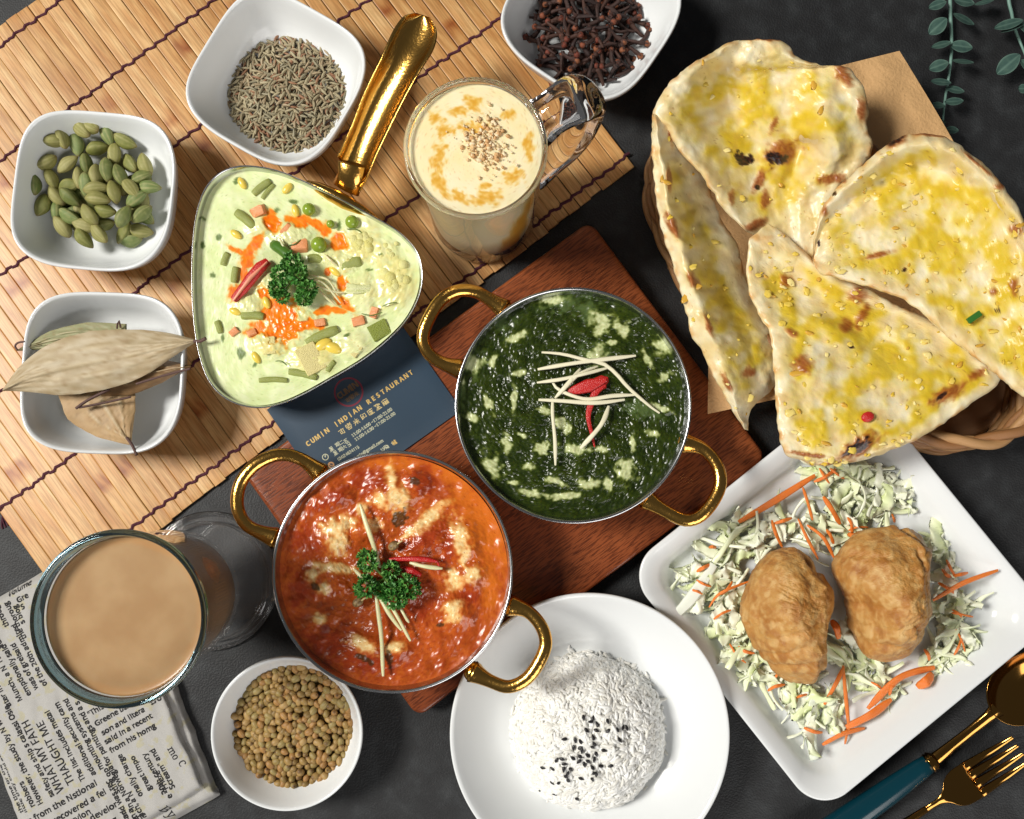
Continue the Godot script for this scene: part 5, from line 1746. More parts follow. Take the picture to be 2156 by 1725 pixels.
func bread(label: String, left: Array, right: Array, heights: Array, butter: float, sd: float, spots: Array, chars: Array, folds: Array, m: Material, garlic: int, where: String) -> void:
	var nt := 170
	var nu := 120
	var sl := spline(mapped(left, BREAD[0], BREAD[1], BREAD[2]), nt, false)
	var sr := spline(mapped(right, BREAD[0], BREAD[1], BREAD[2]), nt, false)
	var br := scaled(spots, BREAD[0], BREAD[1], BREAD[2])
	var ch := scaled(chars, BREAD[0], BREAD[1], BREAD[2])
	var g := Geo.new()
	var loops := []
	var tops := []
	for j in nt:
		var t := j / float(nt - 1)
		var loop := PackedVector3Array()
		var row := []
		for i in nu + 1:
			var u := i / float(nu)
			var q := sl[j].lerp(sr[j], u)
			var ww := sl[j].distance_to(sr[j])
			var edge := minf(minf(u, 1.0 - u) * ww, minf(t, 1.0 - t) * 260.0)
			var wob := Vector2(nf.get_noise_2d(q.x * 0.022, q.y * 0.022 + sd), nf.get_noise_2d(q.x * 0.022 + 90, q.y * 0.022 + sd))
			q += wob * 4.0
			var h := grid_at(heights, t, u)
			for f in folds:
				h += f[2] * exp(-pow((u - f[0]) / f[3], 2.0) - pow((t - f[1]) / f[4], 2.0))
			var n1 := nf.get_noise_2d(q.x * 0.0085 + sd * 9.0, q.y * 0.0085)
			var n2 := nf.get_noise_2d(q.x * 0.026, q.y * 0.026 + sd * 5.0)
			var n3 := nf.get_noise_2d(q.x * 0.16, q.y * 0.16 + sd)
			var b := patch_of(q.x, q.y, br, 0.5, 0.45)
			var c := patch_of(q.x, q.y, ch, 0.7, 0.2)
			h += 0.0016 * n1 + 0.0009 * n2 + 0.00010 * n3 + 0.0010 * b
			var rim := clampf(edge / 14.0, 0, 1)
			h += 0.0010 * exp(-pow((edge - 22.0) / 16.0, 2.0))
			h -= 0.0018 * (1.0 - sqrt(1.0 - pow(1.0 - rim, 2.0)))
			var p := plan(q.x, q.y, h)
			loop.append(p)
			row.append(p)
			var oil := clampf((0.58 + n1 * 1.0 + n2 * 0.35 - 0.3 * nf.get_noise_2d(q.x * 0.02 + 200, q.y * 0.02)) * butter * smoothstep(10.0, 60.0, edge), 0, 1)
			var col := srgb(224, 198, 142).lerp(srgb(238, 224, 188), clampf(0.5 + 1.1 * nf.get_noise_2d(q.x * 0.014 + 300, q.y * 0.014 + sd), 0, 1))
			col = col.lerp(srgb(224, 196, 78), oil * 0.8)
			col = col.lerp(srgb(210, 174, 30), clampf(oil * 1.6 - 0.8 + 0.1 * n3 + 0.5 * n2, 0, 1) * 0.7)
			var tan := clampf(nf.get_noise_2d(q.x * 0.028 + 70, q.y * 0.028 - sd) * 1.7 - 0.35, 0, 1)
			col = col.lerp(srgb(212, 164, 98), tan * 0.35)
			if edge < 16.0: col = col.lerp(srgb(206, 140, 74), clampf(0.05 + n2 * 1.5, 0, 0.7) * (1.0 - edge / 16.0))
			col = col.lerp(srgb(196, 126, 60), patch_of(q.x, q.y, br, 0.6, 0.7) * 0.55)
			col = col.lerp(srgb(128, 58, 26), b * (0.62 + 0.3 * n3))
			col = col.lerp(srgb(30, 22, 20).lerp(srgb(96, 48, 28), clampf(n3 + 0.2, 0, 1)), c)
			var fleck := nf.get_noise_2d(q.x * 0.42 + 17, q.y * 0.42)
			if fleck > 0.72: col = col.lerp(srgb(150, 110, 60), 0.5)
			g.c.append(col)
		tops.append(row)
		for i in nu + 1:
			var p := loop[nu - i]
			loop.append(p - Vector3(0, 0.0006 + 0.0034 * pow(sin(PI * clampf(i / float(nu), 0.0, 1.0)), 0.25) * 0.55 * clampf(minf(t, 1.0 - t) * 30.0, 0.1, 1.0), 0))
			g.c.append(srgb(226, 206, 160))
		loops.append(loop)
	g.loft(loops, true, true)
	g.paint(srgb(220, 196, 150))
	solo("naan", g, m, label, "naan bread", tops[nt / 2][nu / 2])
	var k := 0
	var tries := 0
	while k < garlic and tries < 4000:
		tries += 1
		var j := rng.randi_range(6, nt - 8)
		var i := rng.randi_range(6, nu - 7)
		var ci := j * (nu + 1) * 2 + i
		var col := g.c[ci]
		if col.b > 0.62 and rng.randf() < 0.8: continue
		garlic_spots.append([tops[j][i], where])
		k += 1

func bread_basket() -> void:
	var c := Vector2(1741, 604)
	var turn := deg_to_rad(40)
	var at := plan(c.x, c.y)
	var t := thing("wicker_basket", "oval woven wicker basket lined with paper and heaped with naan", "basket", at)
	var wick := []
	for k in 3:
		var m := painted(0.42)
		m.albedo_color = [srgb(172, 126, 80), srgb(152, 106, 64), srgb(186, 142, 94)][k]
		m.vertex_color_use_as_albedo = false
		bumpy(m, noise(0.05, 3, FastNoiseLite.TYPE_SIMPLEX, 70), Vector3(150, 150, 150), 0.02, 256)
		wick.append(m)
	var point := func(q: float, grow: float, h: float) -> Vector3:
		var e := Vector2(cos(q) * (458.0 + grow), sin(q) * (228.0 + grow)).rotated(turn) + c
		var p := plan(e.x, e.y)
		return Vector3(p.x, h, p.z)
	var stakes := 24
	for k in 8:
		var path := PackedVector3Array()
		for i in 276:
			var q := TAU * i / 276
			path.append(point.call(q, 5.5 * cos(q * stakes * 0.5 + PI * k) - k * 2.0, 0.0034 + 0.0051 * k + 0.0010 * sin(q * 12 + k * 2.0)))
		var g := Geo.new()
		g.tube(path, 0.0024, 9, Vector3.UP, 1.0, true)
		part("wicker_strand", g, wick[(k * 2) % 3], t)
	for k in 2:
		var path := PackedVector3Array()
		for i in 300:
			var q := TAU * i / 300
			var w := q * 9.0 + PI * k
			path.append(point.call(q, -12.0 + 8.0 * cos(w), 0.0430 + 0.0026 * sin(w)))
		var g := Geo.new()
		g.tube(path, 0.0030, 9, Vector3.UP, 1.0, true)
		part("rim_strand", g, wick[k + 1], t)
	for k in stakes:
		var q := TAU * (k + 0.5) / stakes
		var g := Geo.new()
		g.tube(PackedVector3Array([point.call(q, 0.0, 0.0), point.call(q, -6.0, 0.022), point.call(q, -12.0, 0.042)]), 0.0019, 6, Vector3.RIGHT)
		part("stake", g, wick[k % 3], t)
	var base := Geo.new()
	var ring := PackedVector3Array()
	for i in 92: ring.append(point.call(TAU * i / 92, -8.0, 0.0))
	base.loft([shaped(ring, at, 1.0, 0.001), shaped(ring, at, 1.0, 0.004), shaped(ring, at, 0.98, 0.005)], true, true)
	part("basket_bottom", base, wick[1], t)
	# parchment liner: a square sheet that sags into the basket and turns up at the edges
	var pm := painted(0.75)
	pm.vertex_color_use_as_albedo = false
	pm.albedo_color = srgb(206, 164, 112)
	bumpy(pm, noise(0.02, 4, FastNoiseLite.TYPE_SIMPLEX, 90), Vector3(30, 30, 30), 0.03)
	var g2 := Geo.new()
	var qd := [Vector2(1500, 205), Vector2(1894, 107), Vector2(2190, 720), Vector2(1490, 872)]
	var n := 60
	for side in 2:
		var b0 := g2.v.size()
		for j in n + 1:
			for i in n + 1:
				var u := i / float(n)
				var v := j / float(n)
				var p: Vector2 = (qd[0] as Vector2).lerp(qd[1], u).lerp((qd[3] as Vector2).lerp(qd[2], u), v)
				p.x += 26.0 * sin(PI * v) * u - 70.0 * sin(PI * v) * (1.0 - u) * 0.0
				var e := ((p - c).rotated(-turn))
				var rr := sqrt(pow(e.x / 458.0, 2.0) + pow(e.y / 228.0, 2.0))
				var h := 0.012 + 0.026 * smoothstep(0.55, 1.0, rr) - 0.004 * smoothstep(1.02, 1.5, rr) + 0.003 * nz.get_noise_2d(p.x * 0.008, p.y * 0.008)
				g2.v.append(plan(p.x, p.y, h - side * 0.0003))
		for j in n:
			for i in n:
				var a := b0 + j * (n + 1) + i
				if side == 0: g2.quad(a, a + n + 1, a + n + 2, a + 1)
				else: g2.quad(a, a + 1, a + n + 2, a + n + 1)
	solo("paper_liner", g2, pm, "brown parchment paper lining the bread basket, one corner sticking out", "parchment paper", plan(1770, 500, 0.02))
	var m := painted(0.36)
	m.heightmap_enabled = true
	m.heightmap_texture = noise_tex(noise(0.02, 4, FastNoiseLite.TYPE_SIMPLEX, 93), [], 1024)
	m.heightmap_scale = 0.012
	m.uv1_triplanar = true
	m.uv1_scale = Vector3.ONE * 14
	m.subsurf_scatter_enabled = true
	m.subsurf_scatter_strength = 0.05
	bread("tall buttery naan with a rolled edge beside the sticking out parchment corner",
		[560, 62, 400, 150, 300, 212, 215, 285, 150, 380, 112, 478, 180, 560, 260, 680, 380, 815, 480, 960, 560, 1060, 622, 1120],
		[760, 58, 860, 85, 890, 145, 965, 185, 1060, 205, 1160, 205, 1235, 270, 1290, 370, 1300, 460, 1298, 570, 1325, 660, 1260, 780, 1140, 900, 1100, 1060, 1060, 1200, 1010, 1300],
		[[0.080, 0.080, 0.080, 0.080, 0.078], [0.082, 0.068, 0.066, 0.070, 0.074], [0.076, 0.060, 0.055, 0.060, 0.070], [0.068, 0.054, 0.046, 0.052, 0.058], [0.052, 0.046, 0.042, 0.046, 0.046]], 0.95, 1.0,
		[[820, 690, 90, 56, -22], [700, 835, 24, 60, 25], [545, 930, 16, 30, 0], [725, 945, 24, 44, 0], [775, 530, 14, 46, 20], [740, 52, 110, 14, 0], [1160, 255, 34, 60, -30], [1265, 445, 26, 60, 0], [680, 1080, 60, 22, -25], [1090, 830, 70, 26, -10]], [[612, 718, 44, 34, 35], [790, 720, 44, 40, -20], [690, 880, 14, 14, 0]],
		[[0.80, 0.52, 0.013, 0.09, 0.16], [0.62, 0.62, -0.008, 0.06, 0.14], [0.12, 0.35, 0.010, 0.10, 0.20], [0.45, 0.18, 0.006, 0.12, 0.10], [0.35, 0.5, -0.004, 0.1, 0.2]], m, 24, "the naan with the rolled edge")
	bread("long narrow naan folded against the basket side by the spinach curry",
		[108, 470, 103, 600, 122, 900, 148, 1060, 190, 1210, 240, 1370, 285, 1540, 325, 1690, 380, 1771, 430, 1881, 500, 2021, 560, 2121, 612, 2215],
		[200, 495, 265, 600, 330, 710, 400, 835, 445, 940, 490, 1060, 560, 1160, 595, 1270, 612, 1350, 635, 1420, 680, 1510, 750, 1600, 800, 1665, 830, 1741, 830, 1890, 770, 1985, 690, 2060, 645, 2130, 638, 2215],
		[[0.083, 0.082, 0.080, 0.078], [0.083, 0.080, 0.062, 0.050], [0.080, 0.076, 0.056, 0.043], [0.076, 0.072, 0.054, 0.041], [0.068, 0.066, 0.055, 0.044], [0.058, 0.058, 0.056, 0.052]], 0.9, 2.0,
		[[205, 570, 12, 80, -6], [200, 820, 12, 60, -4], [215, 1085, 22, 66, -25], [335, 1390, 22, 46, -25], [640, 1895, 36, 24, -20], [420, 1640, 14, 60, -20], [520, 1950, 14, 60, -28]], [],
		[[0.22, 0.45, 0.005, 0.10, 0.4], [0.6, 0.5, -0.004, 0.12, 0.3]], m, 30, "the narrow folded naan")
	bread("broad naan with charred spots drooping over the rim towards the fritter plate",
		[642, 1160, 626, 1300, 640, 1440, 690, 1570, 745, 1660, 772, 1760, 780, 1900, 790, 2030, 800, 2210, 830, 2310, 860, 2360, 990, 2412],
		[745, 1072, 865, 1160, 1000, 1275, 1140, 1365, 1295, 1435, 1460, 1530, 1640, 1605, 1820, 1705, 1990, 1850, 2030, 1931, 1960, 2000, 1850, 2080, 1720, 2170, 1600, 2250, 1480, 2310, 1360, 2350, 1200, 2395, 1030, 2414],
		[[0.056, 0.056, 0.056, 0.054], [0.056, 0.050, 0.050, 0.052], [0.058, 0.054, 0.054, 0.054], [0.062, 0.060, 0.060, 0.060], [0.062, 0.066, 0.066, 0.063], [0.056, 0.057, 0.058, 0.056]], 1.15, 3.0,
		[[845, 1395, 32, 32, 0], [1180, 1645, 32, 38, 0], [1245, 1470, 46, 40, 0], [880, 1680, 34, 16, 30], [935, 1850, 52, 40, 20], [1745, 2010, 105, 34, -28], [1900, 1905, 56, 20, -25], [1250, 2305, 110, 46, -32], [1260, 1590, 26, 70, 25], [960, 2350, 100, 10, 8], [1100, 2400, 90, 8, -4]], [[1235, 2310, 76, 26, -34], [1200, 1752, 22, 8, 15], [1700, 2030, 40, 8, -40]],
		[[0.35, 0.4, 0.004, 0.12, 0.1], [0.55, 0.45, -0.004, 0.1, 0.1], [0.2, 0.55, 0.004, 0.08, 0.1]], m, 140, "the naan drooping over the rim")
	bread("large yellow buttered naan resting on top of the basket at the eucalyptus side",
		[988, 1262, 1000, 1180, 1030, 1030, 1090, 920, 1180, 830, 1300, 720, 1400, 640, 1500, 595, 1600, 578, 1700, 590, 1800, 640, 1900, 720, 1990, 800, 2060, 890, 2130, 1000, 2190, 1180, 2235, 1400, 2250, 1600],
		[990, 1292, 1040, 1352, 1120, 1372, 1220, 1400, 1440, 1471, 1560, 1541, 1700, 1661, 1830, 1770, 1960, 1871, 2030, 1931, 2100, 1990, 2160, 2030, 2215, 1960, 2250, 1700],
		[[0.066, 0.066, 0.068], [0.080, 0.070, 0.068], [0.090, 0.072, 0.068], [0.090, 0.076, 0.070], [0.088, 0.082, 0.074]], 1.1, 4.0,
		[[1450, 620, 60, 26, -30], [1165, 838, 16, 12, 0], [1640, 586, 130, 8, 5], [2025, 870, 26, 18, 0], [2110, 1112, 36, 22, 0], [2100, 1425, 22, 46, 0], [1900, 745, 100, 8, 40], [1350, 1250, 70, 14, -15], [1990, 1450, 20, 16, 0], [1060, 1000, 16, 30, 0]], [[1450, 618, 44, 18, -30], [1115, 872, 9, 8, 0], [1112, 912, 13, 12, 0], [1025, 1185, 7, 20, 0], [2010, 1555, 26, 10, -10], [1500, 1330, 16, 10, -40]],
		[[0.06, 0.4, 0.007, 0.07, 0.25], [0.2, 0.4, -0.005, 0.08, 0.3], [0.55, 0.3, 0.004, 0.1, 0.1]], m, 150, "the large yellow naan on top")
	var bits := []
	var gm := painted(0.35)
	for k in 6:
		var s := Geo.new()
		s.ball(Vector3.ZERO, Vector3(0.0029 - 0.0003 * (k % 3), 0.0011, 0.0017 + 0.0004 * (k % 2)), 9, 6)
		for i in s.v.size():
			s.v[i] *= 1.0 + 0.9 * nf.get_noise_3d(s.v[i].x * 420, s.v[i].y * 420 + k * 7, s.v[i].z * 420)
			s.c.append([srgb(226, 196, 88), srgb(232, 208, 120), srgb(220, 184, 66), srgb(236, 216, 140), srgb(208, 160, 62), srgb(224, 194, 84)][k])
		bits.append(s.mesh())
	for spot in garlic_spots:
		var p: Vector3 = spot[0]
		place("garlic_piece", bits[rng.randi() % 6], gm, "chopped garlic piece baked on " + spot[1], "garlic piece", "garlic pieces on the naan", Transform3D(rot(rng.randf() * TAU, rng.randf_range(-0.3, 0.3)).scaled(Vector3(rng.randf_range(0.7, 1.5), 0.6, rng.randf_range(0.6, 1.2)) * (0.3 + 0.65 * pow(rng.randf(), 1.6))), p + Vector3(0, 0.0003, 0)))
	var hm := mat(srgb(52, 110, 42), 0.4)
	var p := plan(1332.5 + 1882 * 0.3819, 59.9 + 1592 * 0.3819, 0.0735)
	var q := Geo.new()
	q.box(p, Vector3(0.0042, 0.0009, 0.0016), rot(0.6))
	solo("chive_piece", q, hm, "single bright green chive piece on the large yellow naan", "chive", p)
	p = plan(1332.5 + 1295 * 0.3819, 59.9 + 2142 * 0.3819, 0.0665)
	q = Geo.new()
	q.ball(p, Vector3(0.0038, 0.0016, 0.0030), 10, 7, rot(0.4))
	solo("chilli_piece", q, m_chilli, "small red chilli piece near the charred spot of the front naan", "chilli piece", p)

# ---------------------------------------------------------------- rice
func rice_plate() -> void:
	var hr := 0.030
	var at := plan(1242, 1547, hr)
	at.y = 0.0
	var R := size_at(290, hr)
	var g := lathe(at, [[R * 0.5, 0.0], [R * 0.53, 0.0004], [R * 0.62, 0.004], [R * 0.82, 0.0145], [R * 0.95, 0.0235], [R * 0.995, 0.0278], [R, 0.0288], [R * 0.997, 0.0298], [R * 0.985, 0.0302], [R * 0.965, 0.0294], [R * 0.93, 0.0262], [R * 0.86, 0.0205], [R * 0.77, 0.0140], [R * 0.70, 0.0098], [R * 0.64, 0.0072], [R * 0.58, 0.0058], [R * 0.48, 0.0052], [R * 0.2, 0.005]], 180, true, true)
	solo("round_plate", g, m_white, "round white coupe plate with a mound of rice", "plate", at)
	var o := plan(1240, 1545, 0.012)
	o.y = 0.0052
	var Rm := 0.0465
	var t := thing("rice_mound", "domed mound of steamed white rice on the round plate", "rice", o)
	var dome := func(x: float, z: float) -> float:
		var r := Vector2(x, z).length() / Rm
		var q := atan2(z, x)
		r *= 1.0 + 0.05 * nz.get_noise_2d(q * 1.3, 4.0)
		return 0.032 * pow(maxf(0.0, 1.0 - pow(r, 2.3)), 0.62) * (1.0 + 0.10 * nz.get_noise_2d(x * 50, z * 50))
	g = Geo.new()
	for k in 40:
		for i in 80:
			var f := 0.985 * k / 39.0 + 0.002
			var x := cos(TAU * i / 80) * Rm * f
			var z := sin(TAU * i / 80) * Rm * f
			g.v.append(o + Vector3(x, maxf(dome.call(x, z) - 0.0003, 0.0002), z))
	g.ring_join(0, 40, 80)
	var rm := mat(srgb(244, 243, 239), 0.5)
	part("rice_core", g, rm, t)
	var grains := []
	var gm := painted(0.38)
	gm.backlight_enabled = true
	gm.backlight = Color(0.3, 0.3, 0.3)
	for k in 4:
		var s := Geo.new()
		var path := PackedVector3Array()
		var rr := []
		for i in 7:
			var f := i / 6.0
			path.append(Vector3((f - 0.5) * (0.0056 + 0.0004 * k), 0.0003 * sin(PI * f), 0.0005 * (k - 1.5) * sin(PI * f)))
			rr.append(0.00112 * pow(sin(PI * clampf(f, 0.09, 0.91)), 0.55))
		s.tube(path, rr, 7)
		s.paint([srgb(242, 242, 238), srgb(238, 237, 231), srgb(246, 246, 243), srgb(234, 232, 224)][k])
		grains.append(s.mesh())
	var made := 0
	var many := [[], [], [], []]
	var count := 0
	var spots := []
	while count < 3700:
		var q := rng.randf() * TAU
		var r := Rm * sqrt(rng.randf()) * 1.02
		var x := cos(q) * r
		var z := sin(q) * r
		var y: float = dome.call(x, z)
		var sx: float = (dome.call(x + 0.002, z) - y) / 0.002
		var sz: float = (dome.call(x, z + 0.002) - y) / 0.002
		var n := Vector3(-clampf(sx, -2, 2), 1, -clampf(sz, -2, 2)).normalized()
		var steep := 1.0 / n.y
		if rng.randf() > 0.6 * steep: continue
		var tx := n.cross(Vector3(rng.randfn(), rng.randfn(), rng.randfn())).normalized()
		var up := (n + Vector3(rng.randfn(), rng.randfn(), rng.randfn()) * 0.12).normalized()
		tx = (tx - up * tx.dot(up)).normalized()
		var b := Basis(tx, up, tx.cross(up)).scaled_local(Vector3.ONE * rng.randf_range(0.85, 1.12))
		var tr := Transform3D(b, Vector3(x, y + rng.randf_range(-0.0007, 0.0004), z))
		if count >= 3400:
			var one := MeshInstance3D.new()
			one.name = "rice_grain"
			one.mesh = grains[count % 4]
			one.material_override = gm
			tr.origin.y = y + 0.0003
			one.transform = tr
			t.add_child(one, true)
			spots.append(tr.origin)
		else:
			many[count % 4].append(tr)
		count += 1
	for k in 4:
		swarm("more_rice_grains", grains[k], gm, many[k], t)
	for k in 26:
		var q := rng.randf() * TAU
		var one := MeshInstance3D.new()
		one.name = "rice_grain"
		one.mesh = grains[k % 4]
		one.material_override = gm
		one.transform = Transform3D(rot(rng.randf() * TAU, 0, rng.randf_range(-0.2, 0.2)), Vector3(cos(q), 0, sin(q)) * Rm * rng.randf_range(0.98, 1.1) + Vector3(0, 0.0012, 0))
		t.add_child(one, true)
	var ses := Geo.new()
	for s in 9:
		pass
	var rings := []
	for k in 8:
		var f := (k + 0.3) / 7.6
		var w := 0.00112 * pow(sin(PI * clampf(f, 0.04, 0.97)), 0.7) * (0.55 + 0.65 * f)
		var ring := PackedVector3Array()
		for i in 10:
			ring.append(Vector3((f - 0.5) * 0.0038, sin(TAU * i / 10) * w * 0.55, cos(TAU * i / 10) * w))
		rings.append(ring)
	ses.loft(rings, true, true)
	var sm := ses.mesh()
	var black := mat(srgb(30, 28, 30), 0.4)
	var list := [1530, 1085, 1590, 1088, 1575, 1110, 1615, 1125, 1683, 1108, 1550, 1165, 1612, 1165, 1683, 1170, 1745, 1160, 1780, 1145, 1803, 1148, 1760, 1227, 1590, 1208, 1408, 1220, 1477, 1228, 1510, 1235, 1467, 1275, 1510, 1275, 1597, 1250, 1588, 1272, 1660, 1292, 1520, 1295, 1505, 1328, 1555, 1322, 1610, 1315, 1462, 1340, 1500, 1362, 1560, 1362,
		1597, 1350, 1360, 1352, 1395, 1347, 1410, 1378, 1535, 1380, 1585, 1398, 1638, 1390, 1700, 1390, 1272, 1402, 1332, 1407, 1405, 1412, 1450, 1412, 1430, 1437, 1600, 1435, 1612, 1448, 1585, 1475, 1515, 1470, 1420, 1460, 1432, 1482, 1332, 1498, 1373, 1497, 1255, 1548, 1348, 1570, 1490, 1600]
	for i in range(0, list.size(), 2):
		var px: float = 718.7 + list[i] / 3.0
		var py: float = 1150.0 + list[i + 1] / 3.0
		var y := 0.03
		var p := Vector3.ZERO
		for pass_ in 5:
			p = plan(px, py, y)
			y = o.y + dome.call(p.x - o.x, p.z - o.z) + 0.0021
		var sx: float = (dome.call(p.x - o.x + 0.002, p.z - o.z) - y + o.y + 0.0021) / 0.002
		var sz: float = (dome.call(p.x - o.x, p.z - o.z + 0.002) - y + o.y + 0.0021) / 0.002
		var n := Vector3(-sx, 1.0, -sz).normalized()
		var tx := n.cross(Vector3(rng.randfn(), 0.2, rng.randfn())).normalized()
		place("sesame_seed", sm, black, "black sesame seed sprinkled on the white rice mound", "sesame seed", "black sesame seeds on the rice", Transform3D(Basis(tx, n, tx.cross(n)), Vector3(p.x, y, p.z)))

# ---------------------------------------------------------------- fritters and salad
const DISH := [1347.5, 928.3, 0.434]

func square_ring(o: Vector3, half: float, rad: float, h: float, a: Vector3, b: Vector3) -> PackedVector3Array:
	var out := PackedVector3Array()
	for k in 4:
		var sx: float = [1, -1, -1, 1][k]
		var sz: float = [1, 1, -1, -1][k]
		for s in 17:
			var q := PI * 0.5 * (k + s / 16.0)
			out.append(o + a * (sx * (half - rad) + rad * cos(q)) + b * (sz * (half - rad) + rad * sin(q)) + Vector3(0, h, 0))
		# the long side between two corners, bowed a little outward
		var sx2: float = [1, -1, -1, 1][(k + 1) % 4]
		var sz2: float = [1, 1, -1, -1][(k + 1) % 4]
		var q2 := PI * 0.5 * (k + 1)
		var p0 := Vector2(sx * (half - rad) + rad * cos(q2), sz * (half - rad) + rad * sin(q2))
		var p1 := Vector2(sx2 * (half - rad) + rad * cos(q2), sz2 * (half - rad) + rad * sin(q2))
		for s in range(1, 12):
			var p := p0.lerp(p1, s / 12.0)
			out.append(o + a * p.x + b * p.y + Vector3(0, h, 0))
	return out

func fritter_plate() -> void:
	var hr := 0.022
	var o := plan(1770, 1254, hr)
	o.y = 0
	var a := Vector3(0.784, 0, -0.621)
	var b := Vector3(0.621, 0, 0.784)
	var half := size_at(320, hr)
	var rings := []
	for s in [[0.70, 0.0, 0.5], [0.72, 0.0006, 0.5], [0.84, 0.008, 0.6], [0.96, 0.0165, 0.9], [0.995, 0.0200, 1.0], [1.0, 0.0210, 1.0], [0.997, 0.0219, 1.0], [0.985, 0.0222, 0.95], [0.955, 0.0214, 0.88], [0.90, 0.0185, 0.78], [0.865, 0.0155, 0.7], [0.825, 0.0095, 0.62], [0.79, 0.0066, 0.56], [0.75, 0.0056, 0.5], [0.4, 0.005, 0.4]]:
		rings.append(square_ring(o, half * s[0], 0.0215 * s[2], s[1], a, b))
	var g := Geo.new()
	g.loft(rings, true, true)
	solo("square_plate", g, m_white, "large square white plate with two fritters on shredded salad", "plate", o)
	var floor_h := 0.0065
	# pastry
	var pm := painted(0.38)
	pm.heightmap_enabled = true
	pm.heightmap_texture = noise_tex(noise(0.03, 5, FastNoiseLite.TYPE_SIMPLEX, 110), [], 1024)
	pm.heightmap_scale = 0.04
	pm.uv1_triplanar = true
	pm.uv1_scale = Vector3(18, 30, 40)
	var left := [495, 830, 515, 740, 560, 625, 630, 545, 700, 512, 760, 515, 830, 560, 880, 612, 930, 640, 936, 780, 918, 900, 903, 1040, 912, 1130, 880, 1192, 820, 1188, 700, 1150, 600, 1060, 530, 960]
	var right := [945, 620, 980, 530, 1050, 450, 1130, 422, 1260, 420, 1385, 428, 1405, 490, 1392, 560, 1400, 700, 1405, 850, 1390, 960, 1330, 1020, 1270, 1062, 1180, 1068, 1090, 1035, 1052, 960, 1028, 870, 1005, 780, 970, 700]
	pastry(left, 0.050, floor_h + 0.006, 0.5, pm, "plump golden brown pastry fritter with a pointed tip, beside the larger one", [[905, 640], [900, 1160]], Vector2(690, 800), [[820, 570, 900, 690, 0.0028], [900, 700, 905, 1010, 0.0022], [860, 1050, 890, 1180, 0.003], [540, 1000, 860, 860, 0.0009], [560, 1060, 880, 960, 0.001], [620, 1110, 880, 1060, 0.001], [520, 850, 700, 720, 0.0008]])
	pastry(right, 0.054, floor_h + 0.006, -0.6, pm, "larger golden brown pastry fritter with a folded seam along its side", [[1385, 450], [1340, 930]], Vector2(1190, 760), [[1300, 430, 1390, 500, 0.003], [1330, 520, 1375, 860, 0.0018], [1300, 900, 1380, 960, 0.003], [1030, 800, 1300, 780, 0.0009], [1050, 900, 1250, 900, 0.001], [1000, 560, 1290, 560, 0.0008], [1080, 980, 1240, 1000, 0.001]])
	# cabbage
	var cut := []
	var cm := painted(0.35)
	cm.backlight_enabled = true
	cm.backlight = Color(0.25, 0.25, 0.22)
	for k in 20:
		var s := Geo.new()
		var broad := k % 5 < 3
		var lng := rng.randf_range(0.018, 0.044) * (0.7 if broad else 1.0)
		var w := rng.randf_range(0.0026, 0.0046) if broad else rng.randf_range(0.0006, 0.0021)
		var turns := rng.randf_range(-1.1, 1.1)
		var path := PackedVector3Array()
		var n := 22
		var bend := rng.randf_range(-2.2, 2.2)
		var ring2 := []
		for i in n:
			var f := i / float(n - 1)
			var ang := bend * (f - 0.5)
			var p := Vector3(sin(ang) / maxf(absf(bend), 0.01) * lng * signf(bend) if absf(bend) > 0.05 else (f - 0.5) * lng, 0.0018 * sin(f * 5.0 + k), (1.0 - cos(ang)) / maxf(absf(bend), 0.01) * lng)
			var tw := turns * f + 0.5 * sin(f * 9.0 + k)
			var ax := Vector3(-sin(ang), 0, cos(ang))
			var wv := (ax * cos(tw) + Vector3.UP * sin(tw))
			var nv := Vector3(cos(ang), 0, sin(ang)).cross(wv)
			var ww := w * (0.6 + 0.4 * pow(sin(PI * clampf(f, 0.03, 0.97)), 0.4)) * (1.0 + 0.2 * sin(f * 14.0 + k))
			var ring := PackedVector3Array()
			for e in [[-1.0, 0.0], [-0.5, 0.00018], [0.5, 0.00018], [1.0, 0.0], [0.5, -0.00018], [-0.5, -0.00018]]:
				var cup: float = 0.0007 * e[0] * e[0] + (0.0007 * sin(f * 22.0 + k + e[0] * 3.0) if broad else 0.0)
				ring.append(p + wv * ww * e[0] + nv * (e[1] + cup))
				var gr := clampf(0.35 + 0.5 * sin(k * 2.1) + 0.35 * e[0] + 0.3 * sin(f * 4.0 + k), 0, 1)
				s.c.append(srgb(246, 249, 226).lerp(srgb(210, 226, 148), gr * (0.75 if k % 3 == 0 else 0.35)))
			ring2.append(ring)
		s.loft(ring2, true, true)
		s.paint(srgb(240, 244, 230))
		cut.append(s.mesh())
	var heaps := [[400, 500, 120, 15], [520, 470, 90, 10], [330, 630, 90, 11], [300, 740, 60, 4], [430, 880, 70, 12], [480, 1020, 70, 11], [560, 1120, 70, 9], [680, 1190, 70, 9], [790, 1250, 70, 10], [830, 1400, 30, 3], [960, 200, 100, 14], [1110, 220, 110, 15], [1240, 280, 90, 11], [1060, 330, 110, 13], [900, 170, 60, 5], [1470, 540, 70, 9], [1500, 660, 60, 7], [1550, 830, 70, 11], [1550, 960, 70, 11], [1470, 1040, 70, 9],
		[1540, 1070, 50, 6], [1090, 1110, 90, 11], [960, 1040, 50, 6], [1180, 1190, 80, 9], [870, 470, 80, 8], [970, 430, 70, 7], [690, 420, 80, 8], [1000, 970, 40, 4], [940, 1290, 60, 5], [450, 740, 70, 8]]
